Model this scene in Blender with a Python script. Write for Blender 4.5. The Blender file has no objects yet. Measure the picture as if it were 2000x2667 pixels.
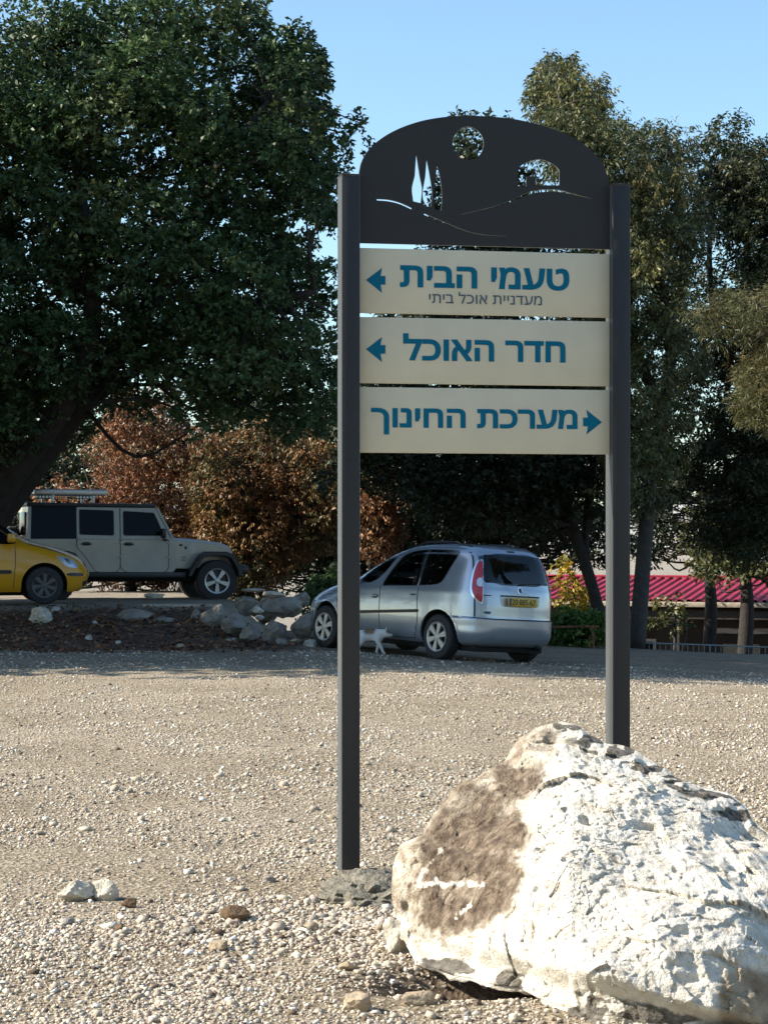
import bpy, bmesh, math, random
import numpy as np
from mathutils import Vector, Matrix
from mathutils.bvhtree import BVHTree
from mathutils.geometry import delaunay_2d_cdt

SC = bpy.context.scene
C = SC.collection
R = math.radians
random.seed(5)
RNG = np.random.default_rng(11)

# ------------------------------------------------------------------ camera
FPX, HZ, CAMZ = 5500.0, 1395.0, 1.7          # focal length in photo pixels, horizon row, eye height
cd = bpy.data.cameras.new('camera'); cam = bpy.data.objects.new('camera', cd); C.objects.link(cam)
cam.location = (0, 0, CAMZ); cam.rotation_euler = (R(90), 0, 0)
cd.sensor_fit = 'VERTICAL'; cd.sensor_height = 24; cd.lens = 24 * FPX / 2667
cd.shift_y = (HZ - 1333.5) / 2667
cd.clip_start = 0.1; cd.clip_end = 6000
SC.camera = cam

# ------------------------------------------------------------------ light
SUN_EL, SUN_AZ = R(34), R(-92)                # from the left, azimuth clockwise from +Y
w = bpy.data.worlds.new('World'); SC.world = w; w.use_nodes = True
nt = w.node_tree; bg = nt.nodes['Background']
sky = nt.nodes.new('ShaderNodeTexSky'); sky.sky_type = 'NISHITA'; sky.sun_disc = False
sky.sun_elevation = SUN_EL; sky.sun_rotation = SUN_AZ
sky.air_density = 1.0; sky.dust_density = 0.6; sky.ozone_density = 1.0
tint = nt.nodes.new('ShaderNodeMix'); tint.data_type = 'RGBA'; tint.blend_type = 'MULTIPLY'; tint.inputs[0].default_value = 1
tint.inputs[7].default_value = (.88, 1.03, 1.09, 1)              # clear winter sky, slightly cyan
nt.links.new(sky.outputs[0], tint.inputs[6]); nt.links.new(tint.outputs[2], bg.inputs[0]); bg.inputs[1].default_value = 0.105
sd = bpy.data.lights.new('sun', 'SUN'); sun = bpy.data.objects.new('sun', sd); C.objects.link(sun)
sd.energy = 5.0; sd.angle = R(0.5); sd.color = (1.0, 0.91, 0.77)
sdir = Vector((math.sin(SUN_AZ) * math.cos(SUN_EL), math.cos(SUN_AZ) * math.cos(SUN_EL), math.sin(SUN_EL)))
sun.rotation_euler = (-sdir).to_track_quat('-Z', 'Y').to_euler()
sun.location = (-20, 0, 20)
SC.view_settings.view_transform = 'Standard'; SC.view_settings.look = 'None'
SC.view_settings.exposure = 1.0; SC.view_settings.gamma = 1
SC.cycles.max_bounces = 6; SC.cycles.transparent_max_bounces = 8
SC.cycles.use_denoising = True

# ------------------------------------------------------------------ helpers
def at(px, py, y):
    """photo pixel + distance -> point"""
    return np.array([(px - 1000) / FPX * y, y, CAMZ + (HZ - py) / FPX * y])

def smooth(x, a, b):
    t = np.clip((np.asarray(x, float) - a) / (b - a), 0, 1)
    return t * t * (3 - 2 * t)

def _hash(i, j, k, seed):
    h = (i * 374761393 + j * 668265263 + k * 2147483647 + seed * 1274126177) & 0xFFFFFFFF
    h = ((h ^ (h >> 13)) * 1274126177) & 0xFFFFFFFF
    h = ((h ^ (h >> 16)) * 2246822519) & 0xFFFFFFFF
    return ((h ^ (h >> 15)) & 0xFFFFFF) / float(0xFFFFFF)

def vnoise(p, seed=0):
    p = np.asarray(p, float); f = np.floor(p); i = f.astype(np.int64); t = p - f; t = t * t * (3 - 2 * t)
    o = 0
    for a in (0, 1):
        for b in (0, 1):
            for c in (0, 1):
                wgt = (t[:, 0] if a else 1 - t[:, 0]) * (t[:, 1] if b else 1 - t[:, 1]) * (t[:, 2] if c else 1 - t[:, 2])
                o = o + wgt * _hash(i[:, 0] + a, i[:, 1] + b, i[:, 2] + c, seed)
    return o * 2 - 1

def fbm(p, seed=0, oct=4, gain=.5):
    p = np.asarray(p, float); s = 0; a = 1
    for o in range(oct):
        s = s + a * vnoise(p * 2 ** o, seed + o * 17); a *= gain
    return s

def tag(o, label=None, cat=None, group=None, kind=None):
    if label: o['label'] = label
    if cat: o['category'] = cat
    if group: o['group'] = group
    if kind: o['kind'] = kind
    return o

def link(o, parent=None):
    C.objects.link(o)
    if parent is not None: o.parent = parent
    return o

def empty(name, loc, label, cat, group=None, mat=None):
    o = bpy.data.objects.new(name, None); C.objects.link(o); o.empty_display_size = .2
    if mat is not None: o.matrix_world = mat
    else: o.location = loc
    return tag(o, label, cat, group)

def mesh_obj(name, v, f, mat, parent=None, smooth_=False, angle=None, loc=None):
    me = bpy.data.meshes.new(name)
    v = np.asarray(v, float)
    me.from_pydata(v.tolist(), [], [list(map(int, q)) for q in f]); me.update()
    for m in (mat if isinstance(mat, (list, tuple)) else [mat]): me.materials.append(m)
    if smooth_:
        me.shade_smooth()
        if angle: me.set_sharp_from_angle(angle=R(angle))
    o = bpy.data.objects.new(name, me)
    if loc is not None: o.location = loc
    return link(o, parent)

def np_mesh(name, v, f, mat, parent=None, col=None, smooth_=False):
    """v (n,3), f (m,k) all the same k; col (m,3) colour per face"""
    me = bpy.data.meshes.new(name)
    v = np.ascontiguousarray(v, np.float32); f = np.ascontiguousarray(f, np.int32); m, k = f.shape
    me.vertices.add(len(v)); me.vertices.foreach_set('co', v.ravel())
    me.loops.add(m * k); me.loops.foreach_set('vertex_index', f.ravel())
    me.polygons.add(m); me.polygons.foreach_set('loop_start', np.arange(0, m * k, k, dtype=np.int32))
    me.polygons.foreach_set('loop_total', np.full(m, k, np.int32))
    if smooth_: me.polygons.foreach_set('use_smooth', np.ones(m, bool))
    me.update(calc_edges=True)
    if col is not None:
        a = me.attributes.new('col', 'FLOAT_COLOR', 'FACE')
        a.data.foreach_set('color', np.hstack([col, np.ones((m, 1))]).astype(np.float32).ravel())
    me.materials.append(mat)
    return link(bpy.data.objects.new(name, me), parent)

def outward(v, f):
    bm = bmesh.new(); vs = [bm.verts.new(p) for p in v]; n = []
    for q in f:
        try: bm.faces.new([vs[i] for i in q])
        except ValueError: pass
    bm.verts.index_update(); bmesh.ops.recalc_face_normals(bm, faces=bm.faces[:])
    n = [[k.index for k in q.verts] for q in bm.faces]; bm.free(); return n

class MB:
    """collects simple shapes into one mesh"""
    def __init__(s): s.v = []; s.f = []
    def add(s, v, f):
        n = len(s.v); s.v += [tuple(map(float, p)) for p in v]; s.f += [[i + n for i in q] for q in f]; return s
    def box(s, a, b, M=None, ch=0.0):
        a = np.array(a, float); b = np.array(b, float); c = (a + b) / 2; h = np.abs(b - a) / 2
        if ch <= 0:
            v = [c + h * np.array([i, j, k]) for i in (-1, 1) for j in (-1, 1) for k in (-1, 1)]
            f = [(0, 1, 3, 2), (4, 6, 7, 5), (0, 4, 5, 1), (2, 3, 7, 6), (0, 2, 6, 4), (1, 5, 7, 3)]
        else:
            bm = bmesh.new(); bmesh.ops.create_cube(bm, size=1)
            for q in bm.verts: q.co = Vector(c + h * 2 * np.array(q.co))
            bmesh.ops.bevel(bm, geom=bm.edges[:], offset=ch, segments=2, affect='EDGES', profile=.5)
            bm.verts.ensure_lookup_table(); bm.verts.index_update()
            v = [q.co.copy() for q in bm.verts]; f = [[q.index for q in p.verts] for p in bm.faces]; bm.free()
        if M is not None: v = [M @ Vector(p) for p in v]
        return s.add(v, f)
    def prism(s, poly, y0, y1, M=None, ys=None):
        """polygon in (x,z) extruded along y"""
        n = len(poly)
        a = [(p[0], y0, p[1]) for p in poly]; b = [(p[0], y1, p[1]) for p in poly]
        f = [list(range(n)), list(range(2 * n - 1, n - 1, -1))]
        f += [(i, i + n, (i + 1) % n + n, (i + 1) % n) for i in range(n)]
        v = a + b
        if M is not None: v = [M @ Vector(p) for p in v]
        return s.add(v, f)
    def tube(s, pts, rad, n=10, cap=True):
        pts = [np.array(p, float) for p in pts]; m = len(pts); rad = [rad] * m if np.isscalar(rad) else rad
        v = []; f = []; u = None
        for i in range(m):
            t = pts[min(i + 1, m - 1)] - pts[max(i - 1, 0)]; t /= np.linalg.norm(t) + 1e-9
            if u is None:
                u = np.cross(t, [0, 0, 1.]) if abs(t[2]) < .9 else np.cross(t, [1., 0, 0])
            u = u - t * (u @ t); u /= np.linalg.norm(u) + 1e-9; q = np.cross(t, u)
            for k in range(n):
                a = 2 * math.pi * k / n; v.append(pts[i] + rad[i] * (math.cos(a) * u + math.sin(a) * q))
        for i in range(m - 1):
            for k in range(n):
                f.append((i * n + k, i * n + (k + 1) % n, (i + 1) * n + (k + 1) % n, (i + 1) * n + k))
        if cap: f += [list(range(n - 1, -1, -1)), list(range((m - 1) * n, m * n))]
        return s.add(v, f)
    def lathe(s, prof, M=None, n=40):
        """profile (radius, y) turned about the y axis"""
        v = []; f = []
        for r_, y_ in prof:
            for k in range(n):
                a = 2 * math.pi * k / n; v.append((r_ * math.cos(a), y_, r_ * math.sin(a)))
        for i in range(len(prof) - 1):
            for k in range(n):
                f.append((i * n + k, (i + 1) * n + k, (i + 1) * n + (k + 1) % n, i * n + (k + 1) % n))
        if M is not None: v = [M @ Vector(p) for p in v]
        return s.add(v, f)
    def build(s, name, mat, parent=None, smooth_=True, angle=35):
        return mesh_obj(name, s.v, outward(s.v, s.f), mat, parent, smooth_, angle)

def catmull(pts, n):
    p = np.array(pts, float); p = np.vstack([2 * p[0] - p[1], p, 2 * p[-1] - p[-2]]); out = []
    for i in range(1, len(p) - 2):
        for t in np.linspace(0, 1, n, endpoint=False):
            a, b, c, d = p[i - 1:i + 3]
            out.append(.5 * (2 * b + (c - a) * t + (2 * a - 5 * b + 4 * c - d) * t * t + (3 * b - a - 3 * c + d) * t ** 3))
    out.append(p[-2]); return np.array(out)

def chaikin(poly, it=2):
    p = np.array(poly, float)
    for _ in range(it):
        q = np.roll(p, -1, 0); p = np.stack([.75 * p + .25 * q, .25 * p + .75 * q], 1).reshape(-1, p.shape[1])
    return p

def inside(poly, x, y):
    poly = np.asarray(poly, float); x = np.asarray(x, float); y = np.asarray(y, float); r = np.zeros(x.shape, bool)
    for (x1, y1), (x2, y2) in zip(poly, np.roll(poly, -1, 0)):
        if y1 == y2: continue
        c = ((y1 > y) != (y2 > y)) & (x < (x2 - x1) * (y - y1) / (y2 - y1) + x1); r ^= c
    return r

# ------------------------------------------------------------------ materials
def mat(name, col, rough=.6, metal=0., spec=.5, coat=0., noise=None, bump=None, attr=None, trans=0.):
    """noise=(scale, amount)  bump=(scale, strength)  attr = colour attribute that gives the base colour"""
    m = bpy.data.materials.new(name); m.use_nodes = True; t = m.node_tree; b = t.nodes['Principled BSDF']
    b.inputs['Base Color'].default_value = (*col, 1); b.inputs['Roughness'].default_value = rough
    b.inputs['Metallic'].default_value = metal; b.inputs['Specular IOR Level'].default_value = spec
    b.inputs['Coat Weight'].default_value = coat
    src = None
    if attr:
        a = t.nodes.new('ShaderNodeAttribute'); a.attribute_name = attr; src = a.outputs['Color']
        t.links.new(src, b.inputs['Base Color'])
    if noise or bump:
        tc = t.nodes.new('ShaderNodeTexCoord')
    if noise:
        n = t.nodes.new('ShaderNodeTexNoise'); n.inputs['Scale'].default_value = noise[0]; n.inputs['Detail'].default_value = 6
        t.links.new(tc.outputs['Object'], n.inputs['Vector'])
        mr = t.nodes.new('ShaderNodeMapRange'); mr.inputs[1].default_value = .25; mr.inputs[2].default_value = .75
        mr.inputs[3].default_value = 1 - noise[1]; mr.inputs[4].default_value = 1 + noise[1]
        t.links.new(n.outputs['Fac'], mr.inputs[0])
        mx = t.nodes.new('ShaderNodeMix'); mx.data_type = 'RGBA'; mx.blend_type = 'MULTIPLY'; mx.inputs[0].default_value = 1
        if src: t.links.new(src, mx.inputs[6])
        else: mx.inputs[6].default_value = (*col, 1)
        t.links.new(mr.outputs[0], mx.inputs[7]); t.links.new(mx.outputs[2], b.inputs['Base Color'])
    if bump:
        n = t.nodes.new('ShaderNodeTexNoise'); n.inputs['Scale'].default_value = bump[0]; n.inputs['Detail'].default_value = 8
        t.links.new(tc.outputs['Object'], n.inputs['Vector'])
        bp = t.nodes.new('ShaderNodeBump'); bp.inputs['Strength'].default_value = bump[1]; bp.inputs['Distance'].default_value = .02
        t.links.new(n.outputs['Fac'], bp.inputs['Height']); t.links.new(bp.outputs[0], b.inputs['Normal'])
    if trans > 0:
        tr = t.nodes.new('ShaderNodeBsdfTranslucent'); ms = t.nodes.new('ShaderNodeMixShader'); ms.inputs[0].default_value = trans
        if src: t.links.new(src, tr.inputs['Color'])
        else: tr.inputs['Color'].default_value = (*col, 1)
        t.links.new(b.outputs[0], ms.inputs[1]); t.links.new(tr.outputs[0], ms.inputs[2])
        t.links.new(ms.outputs[0], t.nodes['Material Output'].inputs[0])
    return m

M = dict(
    charcoal=mat('charcoal powder coat', (.026, .027, .030), .45, spec=.35, noise=(60, .10), bump=(400, .04)),
    panel=mat('cream sign panel', (.66, .61, .455), .5, spec=.3, noise=(5, .05)),
    teal=mat('teal lettering', (.0, .135, .23), .6, spec=.15),
    slate=mat('slate lettering', (.06, .11, .14), .5),
    bark=mat('bark', (.026, .021, .018), .9, noise=(9, .4), bump=(25, .9)),
    pale_bark=mat('pale bark', (.042, .036, .032), .85, noise=(9, .35), bump=(25, .7)),
    leaf=mat('leaf', (.05, .08, .03), .5, spec=.35, attr='col', trans=.22),
    litter=mat('dry leaf', (.2, .1, .05), .8, attr='col'),
    pebble=mat('pebble', (.4, .35, .3), .9, spec=.2, attr='col', bump=(120, .4)),
    stone=mat('limestone', (.36, .34, .30), .9, spec=.2, noise=(7, .4), bump=(30, .8)),
    stone_dark=mat('grey stone', (.23, .205, .175), .9, spec=.2, noise=(6, .45), bump=(25, .9)),
    stone_pale=mat('pale limestone', (.50, .455, .37), .9, spec=.2, noise=(14, .4), bump=(30, .8)),
    stone_tan=mat('tan stone', (.34, .27, .19), .9, spec=.2, noise=(12, .3), bump=(40, .6)),
    stone_brown=mat('brown stone', (.13, .085, .05), .9, spec=.2, noise=(12, .35), bump=(40, .6)),
    concrete=mat('crumbly concrete', (.185, .17, .135), .95, spec=.15, noise=(22, .4), bump=(60, 1.0)),
    silver=mat('silver car paint', (.34, .38, .44), .27, metal=.6, coat=.8, noise=(5, .05)),
    silver_dull=mat('silver plastic', (.46, .45, .42), .42, metal=.4),
    rubber=mat('rubber', (.018, .018, .019), .75, noise=(20, .3)),
    black=mat('black plastic', (.014, .014, .015), .45),
    well=mat('dark underside', (.008, .008, .008), .9),
    seam=mat('panel gap', (.03, .03, .033), .7),
    glass=mat('dark car glass', (.006, .007, .008), .03, spec=.5),
    glass_tinted=mat('black tinted glass', (.004, .005, .006), .08, spec=.1),
    glass_light=mat('car side glass', (.05, .065, .07), .03, spec=.8, metal=.15),
    red_lamp=mat('red lamp glass', (.42, .012, .018), .12, spec=.6, coat=.6),
    clear_lamp=mat('clear lamp glass', (.60, .64, .68), .12, metal=.4, coat=.8),
    plate=mat('yellow number plate', (.52, .33, .03), .4),
    ink=mat('black ink', (.02, .018, .015), .5),
    beige=mat('sand car paint', (.37, .35, .30), .35, spec=.5, coat=.3, noise=(4, .07)),
    yellow=mat('yellow car paint', (.60, .285, .010), .3, spec=.5, coat=.5),
    dark_alloy=mat('dirty dark alloy', (.09, .09, .095), .5, metal=.4, noise=(30, .4)),
    chrome=mat('chrome', (.8, .8, .8), .12, metal=1.),
    alu=mat('aluminium', (.44, .44, .43), .40, metal=.8),
    lamp_lens=mat('work lamp lens', (.80, .82, .76), .25, coat=1.),
    red_roof=mat('red metal roof', (.30, .020, .045), .6, spec=.2, noise=(1.5, .3)),
    wall_dark=mat('dark brown wall', (.055, .045, .04), .8, noise=(2, .2)),
    wood=mat('weathered board', (.38, .33, .26), .85, noise=(10, .3)),
    rail=mat('grey galvanised rail', (.24, .25, .25), .5),
    white=mat('white paint', (.62, .64, .64), .5),
    rust=mat('rusty steel', (.17, .06, .03), .85, noise=(15, .4)),
)

# ------------------------------------------------------------------ ground
def ground_h(x, y):
    x = np.asarray(x, float); y = np.asarray(y, float)
    s = smooth(y, 21, 28.5)
    g = np.clip(-.052 * (x - .77) - .016 * (y - 28.95), -.45, .07) * s
    p = np.interp(y, [29.4, 30.6, 32.0, 33.6, 34.35, 34.75, 36, 46], [0, .06, .17, .33, .42, .535, .545, .50])
    edge = -1.75 + .25 * np.sin(y * 2.3) - .10 * (y - 32) * (y > 32)
    bank = p * (1 - smooth(x, edge - .75, edge + .15))
    h = np.where(bank > .004, np.maximum(g, bank), g)
    far = smooth(y, 46, 58); right = smooth(y, 38.2, 46) * smooth(x, -3.0, -.5)
    h = h * (1 - np.maximum(far, right)) - 3.4 * np.maximum(far, right)
    hollow = np.exp(-(((x - .36) / .36) ** 2 + ((y - 8.08) / .24) ** 2) ** 2)
    h = h - .16 * hollow
    mound = np.exp(-(((x + .12) / .36) ** 2 + ((y - 10.45) / .30) ** 2))
    h = h + .03 * mound
    # a shallow scuffed rise of rubble in the foreground
    h = h + .02 * np.exp(-(((x + .5) / .7) ** 2 + ((y - 9.1) / .35) ** 2))
    P = np.stack([x.ravel(), y.ravel(), 0 * x.ravel()], 1)
    near = np.clip(1 - np.abs(y.ravel() - 20) / 40, 0, 1)
    n = fbm(P * .9, 3, 3) * .012 + fbm(P * 5, 9, 2) * .006
    bz = np.clip(bank.ravel() / .1, 0, 1) * (y.ravel() < 35)
    n = n + bz * fbm(P * 2.2, 21, 4) * .05
    return h + (n * near).reshape(h.shape)

xs = np.unique(np.concatenate([np.arange(-9, 9.01, .09), -9 - np.geomspace(.2, 1500, 34), 9 + np.geomspace(.2, 1500, 34)]))
ys = np.unique(np.concatenate([np.arange(6, 12, .05), np.arange(12, 26, .12), np.arange(26, 40, .08), 40 + np.geomspace(.2, 3000, 46), 6 - np.geomspace(.2, 300, 18)]))
X, Y = np.meshgrid(xs, ys); Z = ground_h(X, Y)
nx, ny = len(xs), len(ys)
gi = np.arange(nx * ny).reshape(ny, nx)
gf = np.stack([gi[:-1, :-1], gi[:-1, 1:], gi[1:, 1:], gi[1:, :-1]], -1).reshape(-1, 4)

def ground_mat():
    m = bpy.data.materials.new('gravel ground'); m.use_nodes = True; t = m.node_tree; b = t.nodes['Principled BSDF']
    b.inputs['Roughness'].default_value = .95; b.inputs['Specular IOR Level'].default_value = .15
    tc = t.nodes.new('ShaderNodeTexCoord')
    def noise(sc, det=6, rough=.6):
        n = t.nodes.new('ShaderNodeTexNoise'); n.inputs['Scale'].default_value = sc; n.inputs['Detail'].default_value = det
        n.inputs['Roughness'].default_value = rough; t.links.new(tc.outputs['Object'], n.inputs['Vector']); return n
    def ramp(src, stops):
        r = t.nodes.new('ShaderNodeValToRGB'); e = r.color_ramp.elements
        while len(e) < len(stops): e.new(.5)
        for el, (p, c) in zip(e, stops): el.position = p; el.color = (*c, 1)
        t.links.new(src, r.inputs[0]); return r
    vo = t.nodes.new('ShaderNodeTexVoronoi'); vo.inputs['Scale'].default_value = 42; vo.inputs['Randomness'].default_value = 1
    t.links.new(tc.outputs['Object'], vo.inputs['Vector'])
    grav = ramp(vo.outputs['Color'], [(0, (.15, .118, .085)), (.35, (.30, .255, .195)), (.65, (.43, .37, .29)), (1, (.58, .52, .43))])
    n1 = noise(.55, 5); patch = ramp(n1.outputs['Fac'], [(.35, (.82, .78, .70)), (.65, (1.08, 1.05, 1.0))])
    mul = t.nodes.new('ShaderNodeMix'); mul.data_type = 'RGBA'; mul.blend_type = 'MULTIPLY'; mul.inputs[0].default_value = 1
    t.links.new(grav.outputs[0], mul.inputs[6]); t.links.new(patch.outputs[0], mul.inputs[7])
    n2 = noise(9, 8); soil_and_shade = ramp(n2.outputs['Fac'], [(.3, (.05, .03, .02)), (.52, (.115, .072, .05)), (.72, (.25, .19, .14))])
    n3 = noise(3, 6); dust = ramp(n3.outputs['Fac'], [(.3, (.24, .21, .17)), (.7, (.40, .35, .28))])
    def attr(nm):
        a = t.nodes.new('ShaderNodeAttribute'); a.attribute_name = nm; return a.outputs['Fac']
    cur = mul.outputs[2]
    for nm, src in (('soil_and_shade', soil_and_shade.outputs[0]), ('dust', dust.outputs[0])):
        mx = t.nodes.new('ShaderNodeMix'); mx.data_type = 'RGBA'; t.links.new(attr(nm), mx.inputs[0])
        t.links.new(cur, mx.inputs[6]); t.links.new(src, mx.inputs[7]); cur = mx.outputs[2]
    t.links.new(cur, b.inputs['Base Color'])
    n4 = noise(55, 6, .7); ad = t.nodes.new('ShaderNodeMath'); ad.operation = 'ADD'
    t.links.new(n4.outputs['Fac'], ad.inputs[0]); t.links.new(vo.outputs['Distance'], ad.inputs[1])
    bp = t.nodes.new('ShaderNodeBump'); bp.inputs['Strength'].default_value = .9; bp.inputs['Distance'].default_value = .03
    t.links.new(ad.outputs[0], bp.inputs['Height']); t.links.new(bp.outputs[0], b.inputs['Normal'])
    return m
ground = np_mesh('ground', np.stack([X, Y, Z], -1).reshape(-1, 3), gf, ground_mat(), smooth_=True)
tag(ground, 'pale gravel car park ground rising to a dirt terrace', 'ground', kind='structure')
xf_, yf_ = X.ravel(), Y.ravel()
soil_and_shade = smooth(yf_, 29.3, 30.4) * (1 - smooth(yf_, 34.5, 34.8)) * (1 - smooth(xf_, -1.6, -.8))
soil_and_shade = np.maximum(soil_and_shade, np.exp(-(((xf_ - .33) / .42) ** 2 + ((yf_ - 8.05) / .30) ** 2) ** 2))
soil_and_shade = np.maximum(soil_and_shade, .85 * smooth(yf_, 38.3, 40) * smooth(xf_, -2.5, -.5) * (1 - smooth(yf_, 70, 110)))
soil_and_shade = np.maximum(soil_and_shade, .6 * np.exp(-(((xf_ + .25) / .8) ** 2 + ((yf_ - 8.75) / .16) ** 2)))
soil_and_shade = np.maximum(soil_and_shade, .42 * smooth(yf_, 25.6, 27.5) * (1 - smooth(yf_, 39, 41)) * (yf_ < 45))          # darker tone painted in to deepen the shade under the trees
dust = smooth(yf_, 34.5, 34.9) * (1 - smooth(xf_, -2.2, -1.4))
dust = np.maximum(dust, smooth(yf_, 80, 200))
for nm, val in (('soil_and_shade', soil_and_shade), ('dust', dust)):
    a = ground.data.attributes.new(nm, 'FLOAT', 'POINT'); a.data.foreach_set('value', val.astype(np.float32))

# far hills across the valley
hv = []; hxs = np.linspace(-900, 900, 120)
for yy, k in ((700, 0), (1000, .55), (1400, 1)):
    q = np.stack([hxs * .006, np.full_like(hxs, yy * .004), 0 * hxs], 1)
    hv.append(np.stack([hxs, np.full_like(hxs, yy), -3.6 + k * (14 + 16 * (fbm(q, 5, 4) + .6))], 1))
hv = np.concatenate(hv); q = np.arange(360).reshape(3, 120)
hills = np_mesh('hills', hv, np.stack([q[:-1, :-1], q[:-1, 1:], q[1:, 1:], q[1:, :-1]], -1).reshape(-1, 4),
                mat('dry hillside', (.34, .33, .30), .95, noise=(.02, .25)), smooth_=True)
tag(hills, 'pale dry hills across the valley', 'hills', kind='structure')

sh = M['charcoal'].node_tree.nodes['Principled BSDF']              # sheen added to brighten the coat at grazing angles
sh.inputs['Sheen Weight'].default_value = .8; sh.inputs['Sheen Roughness'].default_value = .35; sh.inputs['Sheen Tint'].default_value = (.85, .88, .80, 1)

def clear_glass(name, tintc, gloss=1.0):
    m = bpy.data.materials.new(name); m.use_nodes = True; t = m.node_tree; t.nodes.remove(t.nodes['Principled BSDF'])
    tr = t.nodes.new('ShaderNodeBsdfTransparent'); tr.inputs[0].default_value = (*tintc, 1); gl = t.nodes.new('ShaderNodeBsdfGlossy'); gl.inputs['Roughness'].default_value = .02
    fr = t.nodes.new('ShaderNodeFresnel'); fr.inputs[0].default_value = 1.55; mx = t.nodes.new('ShaderNodeMixShader')
    t.links.new(fr.outputs[0], mx.inputs[0]); t.links.new(tr.outputs[0], mx.inputs[1]); t.links.new(gl.outputs[0], mx.inputs[2]); t.links.new(mx.outputs[0], t.nodes['Material Output'].inputs[0]); return m
M['glass_dark_clear'] = clear_glass('privacy glass', (.55, .58, .56)); M['glass_clear'] = clear_glass('clear car glass', (.78, .83, .80))
M['seat'] = mat('dark seat cloth', (.03, .03, .032), .9, noise=(40, .2)); M['trim'] = mat('grey cabin trim', (.07, .07, .072), .8)
# ------------------------------------------------------------------ the sign
TH = R(10.5); SX, SY = -.172, 10.51
SM = Matrix.Translation((SX, SY, 0)) @ Matrix.Rotation(TH, 4, 'Z')       # local x along the sign, -y towards the viewer
sign = empty('direction_sign', None, 'tall dark metal signpost with arched top and three cream Hebrew direction panels', 'sign', mat=SM)

def extruded(loops, depth):
    """flat shape with holes -> solid mesh data in the local x-z plane; front face at y=0, back at y=depth"""
    V = []; E_ = []; F = []
    for L in loops:
        n0 = len(V); V += [Vector(p) for p in L]; E_ += [(n0 + i, n0 + (i + 1) % len(L)) for i in range(len(L))]
    ov, oe, of, *_ = delaunay_2d_cdt(V, E_, [], 0, 1e-6)
    def crossings(p):
        return sum(int(inside(L, np.array([p.x]), np.array([p.y]))[0]) for L in loops) % 2
    of = [f for f in of if crossings(sum((ov[i] for i in f), Vector((0, 0))) / len(f))]
    return prism_from(ov, of, depth)

def prism_from(ov, of, depth):
    n = len(ov); cnt = {}
    of2 = []
    for f in of:
        a = sum(ov[f[i - 1]].x * ov[f[i]].y - ov[f[i]].x * ov[f[i - 1]].y for i in range(len(f)))
        of2.append(list(f) if a > 0 else list(f)[::-1])
    for f in of2:
        for i in range(len(f)): cnt[(f[i - 1], f[i])] = 1
    v = [(p.x, 0, p.y) for p in ov] + [(p.x, depth, p.y) for p in ov]
    f = [q for q in of2] + [[i + n for i in q[::-1]] for q in of2]
    for a, b in cnt:
        if (b, a) not in cnt: f.append([b, a, a + n, b + n])
    return v, f

# posts: square tube with a thin cap
for x0, zt in ((-.046, 3.487), (1.345, 3.480)):
    b = MB().box((x0, -.046, -.25), (x0 + .092, .084, zt), ch=.004)
    po = b.build('post', M['charcoal'], sign)
    MB().box((x0 - .002, -.048, zt + .0005), (x0 + .094, .086, zt + .007), ch=.002).build('post_cap', M['charcoal'], po)

# arched header with its cut-outs
arc = [(.0475, 3.50), (.052, 3.52), (.061, 3.559), (.085, 3.607), (.123, 3.651), (.181, 3.696), (.249, 3.734), (.326, 3.765), (.403, 3.787), (.501, 3.804),
       (.618, 3.813), (.736, 3.812), (.854, 3.803), (.982, 3.779), (1.091, 3.746), (1.181, 3.706), (1.251, 3.657), (1.301, 3.604), (1.326, 3.552), (1.3435, 3.484)]
outer = [tuple(p) for p in catmull(arc, 5)] + [(1.3435, 3.158), (.0475, 3.158)]
def smooth_loop(pts, it=2): return [tuple(p) for p in chaikin(pts, it)]
holes = [[(.606 + .080 * math.cos(a), 3.674 + .084 * math.sin(a)) for a in np.linspace(0, 2 * math.pi, 40, endpoint=False)]]
for top, wd, bot in (((.340, 3.614), .0260, 3.362), ((.393, 3.590), .0240, 3.343), ((.446, 3.560), .0220, 3.326)):
    hx = top[0] + .004
    holes.append([tuple(p) for p in catmull([top, (hx + wd * .55, 3.50), (hx + wd, bot + .075), (hx + wd * .75, bot + .004)], 5)] +
                 [tuple(p) for p in catmull([(hx - wd * .75, bot + .012), (hx - wd, bot + .075), (hx - wd * .45, 3.50)], 5)])
holes.append([(.862, 3.462), (.862, 3.530)] + [tuple(p) for p in catmull([(.866, 3.553), (.893, 3.580), (.952, 3.602), (1.002, 3.602), (1.055, 3.578), (1.079, 3.553)], 4)] +
             [(1.080, 3.476), (.953, 3.474), (.953, 3.518), (.908, 3.516), (.906, 3.465)])
def ribbon(cl, wd):
    c = catmull(cl, 5); t = np.gradient(c, axis=0); t /= np.linalg.norm(t, axis=1)[:, None]; n = np.stack([-t[:, 1], t[:, 0]], 1)
    k = np.interp(np.linspace(0, 1, len(c)), np.linspace(0, 1, len(wd)), wd)[:, None]
    return [tuple(p) for p in c + n * k * .30] + [tuple(p) for p in (c - n * k * .30)[::-1]]
holes.append(ribbon([(.139, 3.377), (.20, 3.374), (.258, 3.361), (.316, 3.337)], [.012, .014, .013, .013]))
holes.append(ribbon([(.380, 3.312), (.440, 3.287), (.491, 3.268), (.598, 3.230), (.686, 3.215), (.804, 3.211)], [.013, .013, .011, .008, .006, .002]))
holes.append(ribbon([(.569, 3.315), (.667, 3.338), (.755, 3.362), (.834, 3.392), (.893, 3.419), (.952, 3.441), (1.032, 3.449), (1.091, 3.447), (1.151, 3.434), (1.251, 3.413)],
                    [.002, .006, .009, .012, .017, .021, .020, .017, .009, .003]))
v, f = extruded([outer] + holes, .012)
mesh_obj('arched_header', [(a, b + .004, c) for a, b, c in v], f, M['charcoal'], sign)

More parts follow.
